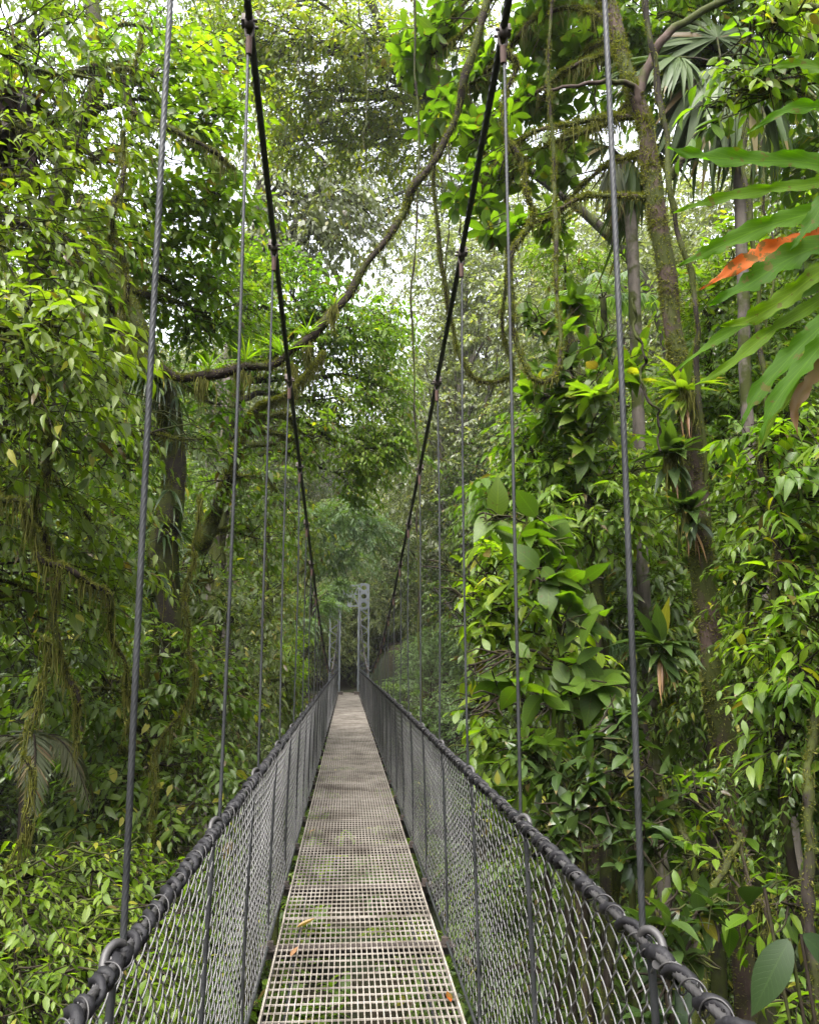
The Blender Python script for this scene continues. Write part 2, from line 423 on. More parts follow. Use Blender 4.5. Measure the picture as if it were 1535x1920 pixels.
M['far'] = leaf_mat('far_leaf', [(.060, .085, .036), (.085, .112, .046), (.115, .14, .056)], yfrac=.04, yellow=(.2, .17, .04), trans=.42, rough=.45)
M['grey'] = leaf_mat('sheen_grey_leaf', [(.10, .115, .085), (.125, .145, .11), (.15, .17, .13)], yfrac=.02, trans=.40, rough=.36)  # sky sheen and haze on the vines are put into this leaf colour
M['yellow'] = leaf_mat('yellow_green_leaf', [(.07, .10, .014), (.10, .13, .016), (.14, .15, .02)], yfrac=.08, trans=.5)
M['feather'] = leaf_mat('bluish_leaf', [(.055, .10, .050), (.075, .125, .060), (.09, .14, .07)], yfrac=.0, trans=.42)
M['palm'] = leaf_mat('palm_leaf', [(.022, .042, .012), (.036, .060, .018), (.050, .076, .022)], yfrac=.03, yellow=(.14, .11, .05), trans=.22, rough=.5, spec=.2)
M['palmgrey'] = leaf_mat('weathered_palm_leaf', [(.045, .058, .036), (.064, .076, .050), (.09, .095, .065)], yfrac=.08, yellow=(.15, .11, .06), trans=.2, rough=.55, spec=.2)
M['strap'] = leaf_mat('strap_fern_leaf', [(.022, .060, .002), (.034, .085, .003), (.060, .105, .004)], yfrac=.0, trans=.5, rough=.6, spec=.08, veins=True, spots=.375)
M['ribbed'] = leaf_mat('ribbed_dark_leaf', [(.009, .020, .008), (.014, .028, .010)], yfrac=0, trans=.15, rough=.5, spec=.15, veins=True)
M['dead'] = leaf_mat('dead_orange_leaf', [(.20, .040, .006), (.24, .060, .010), (.16, .035, .008)], yfrac=.0, trans=.35, rough=.7, spec=.1, spots=.46, tboost=(1.5, .9, .4))
M['brown'] = leaf_mat('brown_dry_leaf', [(.12, .06, .03), (.18, .10, .05), (.22, .15, .09)], yfrac=0, trans=.15, rough=.6)
M['deadclump'] = leaf_mat('dark_dead_frond', [(.012, .006, .007), (.020, .010, .011), (.03, .016, .014)], yfrac=0, trans=.1, rough=.7)
M['moss'] = leaf_mat('moss_strand', [(.045, .052, .012), (.080, .085, .020), (.12, .12, .035)], yfrac=.0, trans=.3, rough=.8, spec=.1)
M['twig'] = bark_mat('twig_bark', (.008, .006, .004), (.030, .023, .016), mossy=.25)
M['bark'] = bark_mat('wet_dark_bark', (.008, .006, .005), (.032, .026, .020), mossy=.36)
M['barkgrey'] = bark_mat('grey_bark', (.035, .030, .025), (.13, .112, .095), mossy=.30)
M['barkbrown'] = bark_mat('smooth_brown_bark', (.016, .011, .009), (.065, .045, .036), mossy=.32, stretch=.5)
M['liana'] = bark_mat('liana_bark', (.006, .0045, .0035), (.024, .017, .013), mossy=.34, scale=24, stretch=1)
M['soil'] = bark_mat('dark_earth', (.012, .008, .006), (.045, .030, .020), moss=(.02, .03, .01), mossy=.25, scale=3, stretch=1)
M['cable'] = metal_mat('dark_steel_cable', (.022, .023, .024), (.050, .052, .054), .5, .3, 60, .15, .4)
M['rail'] = metal_mat('black_lashing', (.004, .0038, .005), (.014, .013, .015), .6, .0, 120, .3, .22)
M['galv'] = metal_mat('galvanised_steel', (.26, .27, .29), (.42, .43, .45), .45, .5, 25)
M['hook'] = metal_mat('dull_grey_hook', (.025, .023, .023), (.065, .062, .062), .55, .3, 25)
M['wire'] = metal_mat('net_wire', (.075, .073, .072), (.16, .155, .155), .5, .4, 40)
M['tower'] = metal_mat('painted_grey_steel', (.085, .095, .105), (.14, .15, .16), .5, .15, 8)
M['rust'] = metal_mat('rusty_steel', (.04, .018, .012), (.07, .035, .025), .8, .2, 40)
M['beam'] = metal_mat('dark_beam', (.025, .02, .017), (.07, .05, .04), .7, .2, 12)
def grating_material():
    m, t, out = new_mat('beige_grating'); L = t.links
    g = t.nodes.new('ShaderNodeNewGeometry')
    n1 = noise(t, 2.2, 5, .65, vec=g.outputs['Position']); n2 = noise(t, 45, 3, .6, vec=g.outputs['Position'])
    r = ramp(t, [(.070, .057, .046), (.18, .158, .135), (.27, .242, .212)], [.33, .5, .68]); L.new(n1, r.inputs[0])
    d = ramp(t, [(0, 0, 0), (1, 1, 1)], [.52, .66]); L.new(n2, d.inputs[0])
    c = mixc(t, mathn(t, 'MULTIPLY', d.outputs[0], .55), r.outputs[0], (.09, .07, .045))
    p = t.nodes.new('ShaderNodeBsdfPrincipled'); L.new(c, p.inputs['Base Color']); p.inputs['Roughness'].default_value = .6
    L.new(p.outputs[0], out.inputs['Surface'])
    return m
M['grating'] = grating_material()
def ground_material():
    m, t, out = new_mat('leaf_litter'); L = t.links
    n1 = noise(t, .35, 5, .6); n2 = noise(t, 9, 6, .7)
    r = ramp(t, [(.008, .006, .004), (.018, .013, .008), (.036, .027, .016)], [.3, .5, .75]); L.new(n2, r.inputs[0])
    g = ramp(t, [(0, 0, 0), (1, 1, 1)], [.42, .6]); L.new(n1, g.inputs[0])
    c = mixc(t, g.outputs[0], r.outputs[0], (.012, .019, .007))
    p = t.nodes.new('ShaderNodeBsdfPrincipled'); L.new(c, p.inputs['Base Color']); p.inputs['Roughness'].default_value = .9; p.inputs['Specular IOR Level'].default_value = .1
    bp = t.nodes.new('ShaderNodeBump'); bp.inputs['Strength'].default_value = .8; bp.inputs['Distance'].default_value = .1
    L.new(n2, bp.inputs['Height']); L.new(bp.outputs[0], p.inputs['Normal']); L.new(p.outputs[0], out.inputs['Surface'])
    return m
M['ground'] = ground_material()

# ------------------------------------------------------------------ terrain: a ravine under the bridge, hills round it
def zg(x, y):
    x = np.asarray(x, float); y = np.asarray(y, float)
    s = np.clip((y + 2.5) / 43.5, 0, 1)
    val = -6.2 * np.maximum(np.sin(pi * s), 0) ** .8
    side = .42 * np.maximum(0, np.abs(x) - 8) ** 1.08
    side = np.minimum(side, 26)
    back = np.minimum(.60 * np.maximum(0, y - 48), 30)
    near = .25 * np.maximum(0, -3 - y)
    bank = 2.6 * np.exp(-((np.abs(x - 3.4) / 2.0) ** 4)) * np.clip((y - 40.5) / 2.5, 0, 1) * (y > 40) * np.exp(-np.maximum(0, y - 46) / 4)
    n = .35 * np.sin(x * .7 + 1.3) * np.cos(y * .55) + .18 * np.sin(x * 1.9 + y * 1.3)
    calm = np.clip((np.abs(x) - .8) / 2, 0, 1) + np.clip((38 - y) / 3, 0, 1) * np.clip(y / 3, 0, 1)
    return -.5 + val + side + back + near + bank + n * np.clip(calm, 0, 1)
def make_ground():
    xs = np.concatenate([np.linspace(-170, -45, 14), np.linspace(-42, 42, 113), np.linspace(45, 170, 14)])
    ys = np.concatenate([np.linspace(-110, -12, 10), np.linspace(-10, 75, 115), np.linspace(80, 230, 16)])
    X, Y = np.meshgrid(xs, ys); Z = zg(X, Y)
    V = np.stack([X, Y, Z], -1).reshape(-1, 3); nx, ny = len(xs), len(ys)
    j, i = np.meshgrid(np.arange(ny - 1), np.arange(nx - 1), indexing='ij')
    q = np.stack([j * nx + i, j * nx + i + 1, (j + 1) * nx + i + 1, (j + 1) * nx + i], -1).reshape(-1, 4)
    mb = MB(); mb.add(V, q)
    tag(mb.build('ground', M['ground']), 'dark leaf littered ravine floor and forest slopes', None, None, 'structure')
make_ground()

# ------------------------------------------------------------------ the suspension bridge
def zd(y): return -.45 * (np.maximum(np.asarray(y, float), 0) / 40) ** 1.3
RAILX, DECKW, YEND = .475, .46, 40.0
HANG_Y = [1.62, 2.74, 3.90, 5.10] + [6.38 + 1.24 * k for k in range(27)]
_cab = smooth_path([(-4.5, 5.9), (-2, 5.22), (0, 4.72), (2.7, 3.95), (5.06, 3.36), (7, 2.93), (9, 2.52), (11, 2.14), (14, 1.68), (18, 1.24), (20.5, 1.13), (24, 1.22), (30, 1.85), (36, 3.15), (40.2, 4.62)], 400)
def zc(y): return np.interp(y, _cab[:, 0], _cab[:, 1])

bridge = thing('suspension_bridge', 'narrow hanging footbridge of beige grating with chain link sides crossing the ravine', 'footbridge', (0, 0, 0))
def part(mb, name, mat, parent=None, smooth=True, label=None):
    o = mb.build(name, mat, parent or bridge, smooth)
    if label: o['label'] = label
    return o

def make_grating():
    PL = 3.08
    y0 = -.6; first = None; k = 0
    while y0 < YEND - .2:
        z0, z1 = float(zd(y0)), float(zd(y0 + PL))
        if first is None:
            mb = MB()
            nx = 31; xs = np.linspace(-DECKW, DECKW, nx + 1)
            for i, x in enumerate(xs):
                wdt = .0024
                box(mb, (x, PL / 2, -.0110), (wdt if 0 < i < nx else .005, PL / 2 - .004, .0110 if 0 < i < nx else .019))
            ny = int(PL / .090)
            for y in np.linspace(.012, PL - .012, ny):
                box(mb, (0, y, -.0046), (DECKW - .004, .0028, .0036))
            first = part(mb, 'grating_panel', M['grating'], smooth=False); o = first
        else:
            o = first.copy(); COL.objects.link(o); o.parent = bridge
        o.location = (rng.normal() * .002, y0, z0 + rng.normal() * .0015)
        o.rotation_euler = (math.atan2(z1 - z0, PL), 0, 0)
        y0 += PL; k += 1
make_grating()

def make_under():
    first = None
    for y in HANG_Y:
        if first is None:
            mb = MB(); box(mb, (0, 0, -.026), (.56, .045, .004)); box(mb, (0, .041, -.062), (.56, .004, .032)); box(mb, (-.505, -.01, .0), (.02, .02, .018)); box(mb, (.505, -.01, .0), (.02, .02, .018))
            o = first = part(mb, 'crossbeam', M['beam'], smooth=False)
        else:
            o = first.copy(); COL.objects.link(o); o.parent = bridge
        o.location = (0, y, float(zd(y)) - .006)
    for s in (-1, 1):
        ys = np.linspace(-.6, YEND, 60); P = np.stack([np.full(60, s * .36), ys, zd(ys) - .105], 1)
        mb = MB(); tubes(mb, P, .012, 6); part(mb, 'deck_cable', M['cable'])
        P = np.stack([np.full(60, s * .515), ys, zd(ys) - .012], 1)
        mb = MB(); tubes(mb, P, .008, 6); part(mb, 'lower_net_cable', M['cable'])
make_under()

def make_cables():
    for s in (-1, 1):
        ys = np.linspace(-4.5, 40.1, 2600)
        P = np.stack([np.full(len(ys), s * RAILX), ys, zc(ys)], 1)
        mb = MB(); tubes(mb, P, .0150, 12, lobes=6, twist=24.0)
        part(mb, 'main_cable', M['cable'])
        # handrail: a steel core with a rope lashed round it
        ys = np.linspace(.25, 39.6, 4200)
        C0 = np.stack([np.full(len(ys), s * RAILX), ys, zd(ys) + 1.10], 1)
        mb = MB(); tubes(mb, C0, .0088, 10, lobes=5, twist=70.0); tubes(mb, C0[::6] + [s * .013, 0, -.010], .0055, 6)
        rail = part(mb, 'handrail_cable', M['hook'])
        n = 7600
        ys = np.linspace(.3, 39.5, n)
        rate = 2 * pi / (np.where(s < 0, .062, .105) * (1 + .45 * np.sin(ys * 6.1 + s) * np.sin(ys * 2.3)))
        ph = np.concatenate([[0], np.cumsum((rate[1:]) * np.diff(ys))])
        near = np.ones(n)
        for hy in HANG_Y: near *= 1 - .55 * np.exp(-((ys - hy + .05) / .05) ** 2)
        rh = (.0115 + .003 * np.sin(ys * 9) * np.sin(ys * 4.1) + .002 * np.sin(ys * 31)) * near
        H = np.stack([s * RAILX + s * .004 + rh * np.cos(ph), ys + .012 * np.sin(ph * .5), zd(ys) + 1.096 + rh * np.sin(ph)], 1)
        mb = MB(); tubes(mb, H, .0106 + .0036 * np.sin(ys * 23) * np.sin(ys * 7), 7, lobes=0, rough=.12)
        part(mb, 'lashing_rope', M['rail'], rail)
        ys2 = np.linspace(.3, 16, 5200); p2 = ys2 * 2 * pi / .075 + 3 * np.sin(ys2 * 2.7)
        mb = MB(); tubes(mb, np.stack([s * RAILX + s * .004 + (.0185 + .003 * np.sin(ys2 * 17)) * np.cos(p2), ys2, zd(ys2) + 1.093 + (.0185 + .004 * np.sin(ys2 * 11)) * np.sin(p2)], 1), .0018, 4)
        part(mb, 'tie_wire', M['hook'], rail)
make_cables()

def make_hangers():
    src = {}
    for s in (-1, 1):
        for k, y in enumerate(HANG_Y):
            if abs(y - 20) < 0.1: continue
            zr = float(zd(y)) + 1.10; zt = float(zc(y))
            y0 = y + (.012 if s < 0 else -.012) * (k % 2)
            mb = MB()
            tilt = .01 * math.sin(k * 2.1 + s)
            if zt - zr > .25:
                nseg = 900 if k < 2 else (240 if k < 6 else 8)
                zz = np.linspace(zr - .03, zt - .05, nseg)
                P = np.stack([s * (RAILX + .004) + tilt * np.sin((zz - zr) / max(.1, zt - zr) * pi), np.full(nseg, y0), zz], 1)
                if k < 6: tubes(mb, P, .0060 if k else .0066, 18, lobes=6, twist=58.0)
                else: tubes(mb, P, .0060, 6)
            else:
                tubes(mb, np.array([[s * RAILX, y0, zr], [s * RAILX, y0, zt]]), .0065, 6)
            h = part(mb, 'hanger_cable', M['cable'])
            # tail from rail down to the crossbeam
            mb = MB(); z = np.linspace(zr - .02, float(zd(y)) - .02, 10)
            tubes(mb, np.stack([s * (RAILX + .02 + .025 * np.sin((zr - z) / 1.1 * pi / 2)), np.full(10, y0 + .01), z], 1), .008 if k < 8 else .007, 7)
            part(mb, 'tie_strap', M['cable'], h)
            # clamp on the main cable
            if zt - zr > .25:
                mb = MB()
                sl = (float(zc(y + .1)) - float(zc(y - .1))) / .2
                box(mb, (s * RAILX, y0, zt - .004), (.016, .024, .021)); box(mb, (s * RAILX + .010 * s, y0, zt + .010), (.020, .010, .024))
                for dy in (-.018, .018):
                    tubes(mb, np.array([[s * RAILX - .03, y0 + dy, zt - .002], [s * RAILX + .03, y0 + dy, zt - .002]]), .006, 6, cap=True)
                tubes(mb, smooth_path([(s * RAILX - .014, y0, zt - .02), (s * RAILX - .012, y0, zt - .05), (s * RAILX, y0, zt - .066), (s * RAILX + .012, y0, zt - .05), (s * RAILX + .014, y0, zt - .02)], 12), .006, 6)
                part(mb, 'cable_clamp', M['beam'], h)
                mb = MB(); tubes(mb, np.array([[s * RAILX, y0, zt - .06], [s * RAILX, y0, zt - .10], [s * RAILX, y0, zt - .13]]), [.012, .0125, .011], 8, cap=True)
                part(mb, 'ferrule', M['rust'], h)
            # hook over the handrail
            if k < 12:
                mb = MB(); x = s * RAILX
                q = smooth_path([(x, y0, zr + .004), (x + s * .004, y0 - .010, zr + .020), (x + s * .016, y0 - .028, zr + .026), (x + s * .026, y0 - .052, zr + .014), (x + s * .024, y0 - .074, zr - .010), (x + s * .010, y0 - .090, zr - .022), (x - s * .006, y0 - .105, zr - .016)], 26)
                q = np.array([x, y0, zr]) + (q - np.array([x, y0, zr])) * .85
                tubes(mb, q, .0080, 10, cap=True)
                part(mb, 'rail_hook', M['hook'], h)
make_hangers()

def make_net(s):
    p = .046
    mbn = MB()
    for (ya, yb, fine) in ((.35, 12, True), (12, 39.4, False)):
        nw = int((yb - ya) / p); yy = ya + np.arange(nw) * p
        H = 1.07; nst = 22
        ppk = 6 if fine else 2
        K = nst * ppk + 1
        u = np.linspace(0, nst, K)                                     # half-diamonds down the wire
        uu = u[None, :] + (np.arange(nw) % 2)[:, None]               # neighbouring wires hook where one swings out and the other in
        tri = np.abs(((uu / 2) % 1) * 2 - 1)
        if fine: tri = (tri * tri * (3 - 2 * tri)) * .45 + tri * .55
        zf = u / nst
        yw = yy[:, None] + p * 1.10 * (tri - .5) + .012 * np.sin(yy[:, None] * 2.3 + zf[None, :] * 5) + rng.normal(size=(nw, 1)) * .002
        zz = zd(yy)[:, None] + 1.09 - H * zf[None, :] + .008 * np.sin(yy[:, None] * 5.1) + .012 * np.sin(yy[:, None] * .9) * (1 - zf[None, :])
        bul = .030 * np.sin(zf * pi) ** .8
        xx = s * (RAILX + .010 + .028 * zf[None, :] + bul[None, :] + .012 * np.sin(yy[:, None] * 1.1 + zf[None, :] * 3) * np.sin(zf[None, :] * pi)) + .0042 * np.sin(pi * uu)
        tubes(mbn, np.stack([xx, yw, zz], -1), .0021 if fine else .0023, 5 if fine else 3)
    part(mbn, 'chain_link_net', M['wire'])
make_net(-1); make_net(1)

# far tower of the bridge
def make_tower():
    zb, zt, Y = -.47, 4.78, 40.0
    t = thing('lattice_tower', 'pale grey lattice steel portal tower standing at the far end of the footbridge', 'tower', (0, Y, zb))
    H = zt - zb
    for s in (-1, 1):
        mb = MB()
        xi, xo = s * .45, s * .92
        for x in (xi, xo):
            for y in (-.22, .22):
                beam(mb, (x, y, 0), (x, y, H), .075 if x == xi else .06, .075)
        leg = mb.build('tower_leg', M['tower'], t, False)
        mb = MB(); n = 11; zz = np.linspace(.2, H - 1.15, n + 1)
        for i in range(n):
            a, b = (xi, xo) if i % 2 else (xo, xi)
            for y in (-.25, .25): beam(mb, (a, y, zz[i]), (b, y, zz[i + 1]), .032, .012)
            for x in (xi - s * .04, xo + s * .035):
                beam(mb, (x, -.2 if i % 2 else .2, zz[i]), (x, .2 if i % 2 else -.2, zz[i + 1]), .012, .03)
        mb.build('lacing', M['tower'], leg, False)
        N = 20; th = np.arange(N) * 2 * pi / N; c, sn = np.cos(th), np.sin(th); k = 1 / np.maximum(np.abs(c), np.abs(sn)); cx = (xi + xo) / 2; j = np.arange(N); j2 = (j + 1) % N
        for zc_ in np.linspace(H - 1.0, H - .16, 3):                     # gusset plates with a round hole each
            for y in (-.262, .262):
                mb = MB()
                a = np.stack([cx + .13 * c, np.full(N, y), zc_ + .13 * sn], 1); b = np.stack([cx + .195 * c * k, np.full(N, y), zc_ + .205 * sn * k], 1)
                V = np.concatenate([a, b, a + [0, .01, 0], b + [0, .01, 0]])
                mb.add(V, np.concatenate([np.stack([j, j2, N + j2, N + j], 1), np.stack([2 * N + j, 3 * N + j, 3 * N + j2, 2 * N + j2], 1), np.stack([j, 2 * N + j, 2 * N + j2, j2], 1), np.stack([N + j, N + j2, 3 * N + j2, 3 * N + j], 1)]))
                mb.build('gusset_plate', M['tower'], leg, False)
        mb = MB(); box(mb, ((xi + xo) / 2, 0, .03), (.42, .42, .12)); mb.build('footing', M['beam'], leg, False)
    mb = MB()
    for z in (H - .05, H - 1.05, H - .48):
        for y in (-.215, .215): beam(mb, (-.412, y, z), (.412, y, z), .06, .05)
    for i, (a, b) in enumerate(((-.41, 0), (0, .41))):
        za, zb2 = (H - 1.0, H - .1) if i == 0 else (H - .1, H - 1.0)
        for y in (-.20, .20): beam(mb, (a, y, za), (b, y, zb2), .04, .02)
        for y in (-.18, .18): beam(mb, (a, y, H - .1 - (za - H + 1.0)), (b, y, H - .1 - (zb2 - H + 1.0)), .035, .02)
    mb.build('portal_beam', M['tower'], t, False)
    mb = MB()
    for z in (H - .55, H - 1.0): box(mb, (.0, -.245, z), (.11, .008, .10))
    mb.build('splice_plate', M['tower'], t, False)
    mb = MB()
    for s in (-1, 1):
        box(mb, (s * .475, 0, H + .03), (.05, .2, .03))
    mb.build('cable_saddle', M['beam'], t, False)
make_tower()

# fallen leaves lying on the grating
def fallen(px, py, size, rz, mat, label, tpl='round'):
    for _ in range(1):
        d = _fw + _rt * (px - IW / 2) / F + _up * (IH / 2 - py) / F
        p = CAM + d * ((.012 - CAM[2]) / d[2]); p[2] = float(zd(p[1])) + .010
    mb = MB(); th = radians(rz)
    add_leaves(mb, leaf_tpl('ellip', .46, .55, -.25, 6, .04), np.array([[0, 0, 0.0]]), np.array([[cos(th), sin(th), .05]]), np.array([[.05, .1, 1.0]]), size, 1.0)
    o = mb.build('fallen_leaf', M[mat]); o.location = p
    tag(o, label, 'leaf')
fallen(556, 1728, .11, 5, 'brown', 'pale brown curled dead leaf lying on the left edge of the walkway grating')
fallen(545, 1783, .07, 60, 'brown', 'small grey-brown dead leaf on the grating nearer the camera than the pale one')
fallen(845, 1868, .065, 100, 'dead', 'rust red fallen leaf lying by the right edge of the grating')
fallen(580, 1548, .06, 20, 'brown', 'tiny tan leaf scrap on the grating halfway along the left edge')

# ------------------------------------------------------------------ plant builders
def tree(name, label, cat, base, trunk_pts, r0, r1, clumps, kind, leafm, barkm, ll=.14, n=9, sl=.7, tpl='mid', droop=.4, hang=.35, group=None, sides=9,
         limbs=True, limb_r=.035, moss=0, fine=True, wsc=1.0, twig=.004, pair=False, m=6, trunk_rough=.05, outward=.55, dens=1.0):
    """an Empty at the base with children trunk and crown; clumps: (center, radius, sprays)"""
    base = np.asarray(base, float)
    root = thing(name, label, cat, base, group)
    mt = MB()
    K = 60
    tp = smooth_path(trunk_pts, K, jitter=.03)
    rad = np.linspace(r0, r1, K) * (1 + .10 * np.sin(np.linspace(0, 23, K)) + .5 * np.exp(-np.linspace(0, 12, K)))
    tubes(mt, tp, rad[None], sides, rough=trunk_rough)
    mc = MB(); paths = [(tp, rad)]
    for c, r, ns in clumps:
        c = np.asarray(c, float); r = np.broadcast_to(np.asarray(r, float), (3,)) * .9
        ns = int(ns * dens)
        if limbs:
            d = np.linalg.norm(tp - c, axis=1) + np.where(tp[:, 2] > c[2], 1.5, 0) * (tp[:, 2] - c[2])
            i = int(np.argmin(d)); lr = min(limb_r, rad[i] * .7)
            q = limb(mt, tp[i], c, lr, .010, .10, 6, K=14); paths.append((q, np.linspace(lr, .01, 14)))
            for _ in range(9):
                e = c + rand_dirs(1)[0] * r * rng.uniform(.6, 1.15); a = q[rng.integers(5, 14)]
                limb(mt, a, e, .010 * max(1, limb_r / .04), .004, .06, 4, K=7, jit=.05)
        P, d = clump_points(c, r, ns)
        ok = keep(P); P, d = P[ok], d[ok]
        out = nrm(c - tp[int(np.argmin(np.linalg.norm(tp - c, axis=1)))] + 1e-4)
        D = d * .9 + out * outward + rng.normal(size=d.shape) * .45
        D[:, 2] = D[:, 2] * .55 + .12
        ti = np.clip(.5 + .28 * rng.normal() + .22 * rng.normal(size=len(P)), 0, 1)
        P = P - nrm(D) * sl * .45
        if kind == 'spray':
            second = rng.random(len(P)) < .24
            for sel, tn, lf, nf in ((~second, tpl, 1.0, n), (second, {'mid': 'droop', 'droop': 'round', 'round': 'obov'}.get(tpl, tpl), rng.choice([.72, 1.2]), max(5, int(n * .85)))):
                if sel.any(): sprays(mc, P[sel], D[sel], sl * rng.uniform(.6, 1.25, int(sel.sum())), nf, ll * lf, TPL[tn], droop, hang=hang, tint=ti[sel], wsc=wsc, twig=twig, pair=pair)
        else:
            D[:, 2] += .45
            whorls(mc, P, D, m, ll, TPL[tpl], tint=ti, wsc=wsc, twig=twig)
    mt.build('trunk', M[barkm], root, base=base)
    mc.build('crown', [M[leafm], M['twig']], root, base=base)
    if moss:
        mm = MB()
        for q, rr in paths:
            L = np.linalg.norm(np.diff(q, axis=0), axis=1).sum()
            moss_strands(mm, q, int(moss * L * .35), .05, .38)
            moss_fuzz(mm, q, rr, int(moss * L * 8), .030, side=(-.3, -.2, .3))
        o = mm.build('moss', M['moss'], root, base=base); o['kind'] = 'stuff'
    return root

def cl(px, py, Y, r, n): return (at(px, py, Y), r, n)

def frond(mb, P, D, L, npin=34, pl=.42, droop=.5, hang=.5, mat=0, smat=1, tint=.5, tpl='pinna', rach=.010, K=12, gap=.12):
    """a feather frond: rachis and two ranks of leaflets"""
    P = np.asarray(P, float); D = nrm(np.asarray(D, float))
    u = np.linspace(0, 1, K)
    q = P + L * u[:, None] * D; q[:, 2] -= droop * L * u ** 2
    tubes(mb, q, np.linspace(rach, rach * .25, K)[None], 5, smat)
    t = np.linspace(gap, 1, npin)
    A = np.stack([np.interp(t, u, q[:, i]) for i in range(3)], 1)
    T = D + np.zeros((npin, 3)); T[:, 2] -= 2 * droop * t; T = nrm(T)
    S = nrm(np.cross(T, UP + .001)); U = np.cross(S, T)
    for s in (-1, 1):
        a = np.radians(68 - 38 * t + rng.normal(size=npin) * 4)[:, None]
        LD = T * np.cos(a) + S * s * np.sin(a) + rng.normal(size=(npin, 3)) * .06; LD[:, 2] -= hang * rng.uniform(.6, 1.3, npin)
        ls = pl * np.sin(pi * np.clip(.12 + .82 * t, 0, 1)) ** .6 * rng.uniform(.85, 1.1, npin)
        rn = np.stack([np.clip(tint + .12 * rng.normal(size=npin), 0, 1), rng.random(npin)], 1)
        add_leaves(mb, TPL[tpl], A, LD, U + rng.normal(size=(npin, 3)) * .15, ls, 1.0, mat, rn)

def fan(mb, P, D, N, L, nseg=44, span=300, mat=0, smat=1, stalk=.5, tint=.4, hangtip=.5):
    """a fan palm leaf: folded blades radiating from a stalk"""
    P = np.asarray(P, float); D = nrm(np.asarray(D, float)); S = nrm(np.cross(N, D)); Nn = np.cross(D, S)
    E = P + D * stalk
    tubes(mb, np.stack([P, (P + E) / 2 + [0, 0, .03], E]), .012, 5, smat)
    th = np.radians(np.linspace(-span / 2, span / 2, nseg))
    LD = np.cos(th)[:, None] * D + np.sin(th)[:, None] * S + rng.normal(size=(nseg, 3)) * .03
    LD[:, 2] -= hangtip * rng.uniform(.5, 1, nseg) * .6
    tp = leaf_tpl('lance', .095, .4, hangtip * .7, 6)
    ls = L * (1 - .28 * np.abs(th) / np.radians(span / 2)) * rng.uniform(.9, 1.06, nseg)
    rn = np.stack([np.clip(tint + .15 * rng.normal(size=nseg), 0, 1), rng.random(nseg)], 1)
    add_leaves(mb, tp, np.repeat(E[None], nseg, 0), LD, np.repeat(Nn[None], nseg, 0) + rng.normal(size=(nseg, 3)) * .1, ls, 1.0, mat, rn, .3)

def rosette(mb, P, n, L, mat=0, up=.8, tpl='strip', D=None, spread=1.0, tint=.5, w=1.0):
    """arching strap leaves from one point"""
    d = rand_dirs(n, .05, 1.0); d[:, 2] *= up; d = nrm(d)
    if D is not None: d = nrm(d * spread + np.asarray(D))
    rn = np.stack([np.clip(tint + .2 * rng.normal(size=n), 0, 1), rng.random(n)], 1)
    add_leaves(mb, TPL[tpl], np.repeat(np.asarray(P, float)[None], n, 0) + rng.normal(size=(n, 3)) * .01, d, np.array([0, 0, 1.0]) - d * .3 + rng.normal(size=(n, 3)) * .1, L * rng.uniform(.6, 1.15, n), w, mat, rn)

# ---- templates for plants that stand in numbers on the slopes ----------------------------------------------
def far_tree_template(name, label, H, R, nspr, ll, leafm, barkm, group, tpl='far', low=.12, n=12, sl=.9, droop=.45, layered=False, loc=(0, 0, -500), lean=0.0, ncl=26):
    root = thing(name, label, 'tree', loc, group)
    tp = smooth_path([(0, 0, -.6), (.25, .1, H * .3), (-.2 + lean, .25, H * .6), (.15 + lean, 0, H * .93)], 30, .05)
    mt = MB(); tubes(mt, tp, np.linspace(.22, .05, 30)[None] * H / 13, 8, rough=.06)
    mc = MB()
    for k in range(ncl):
        h = low + (1 - low) * ((k + .5) / ncl) ** .85
        rr = R * (np.sin(pi * np.clip(.10 + .86 * h, 0, 1)) ** .7)
        a = k * 2.4 + rng.normal() * .4; q = rng.uniform(.35, .95)
        c = np.array([cos(a) * rr * q + lean * h, sin(a) * rr * q, h * H])
        i = int(np.clip(h * 26 - 4, 1, 28)); limb(mt, tp[i], c, .05 * H / 13, .012, .05, 5, K=8)
        r = np.array([1, 1, .42 if layered else .75]) * R * rng.uniform(.30, .48)
        P, d = clump_points(c, r, nspr // ncl, .35)
        D = d + rng.normal(size=d.shape) * .5; D[:, 2] = D[:, 2] * .5 + .05
        ti = np.clip(.5 + .25 * rng.normal() + .2 * rng.normal(size=len(P)), 0, 1)
        sprays(mc, P, D, sl * rng.uniform(.6, 1.2, len(P)), n, ll, TPL[tpl], droop, tint=ti, twig=.010, K=3, jit=.5)
    mt.build('trunk', M[barkm], root); mc.build('crown', [M[leafm], M['twig']], root)
    return root

# ------------------------------------------------------------------ far forest
def place(root, spots, label=None):
    for i, (x, y, rz, sc) in enumerate(spots):
        p = (x, y, float(zg(x, y)) - .1)
        if i == 0:
            root.location = p; root.rotation_euler = (0, 0, rz); root.scale = (sc, sc, sc)
        else: dup(root, p, rz, sc)
def spots_in(boxes, dmin, smin, smax):
    out = []
    for (x0, x1, y0, y1, n) in boxes:
        k = 0
        for _ in range(n * 30):
            x, y = rng.uniform(x0, x1), rng.uniform(y0, y1)
            if all((x - a) ** 2 + (y - b) ** 2 > dmin ** 2 for a, b, _, _ in out):
                out.append((x, y, rng.uniform(0, 6.28), rng.uniform(smin, smax))); k += 1
                if k >= n: break
    return out
FT1 = far_tree_template('slope_tree', 'grey-green fine leaved tree on the far slope beyond the tower', 12, 4.0, 2300, .17, 'far', 'bark', 'grey-green trees on the far slope')
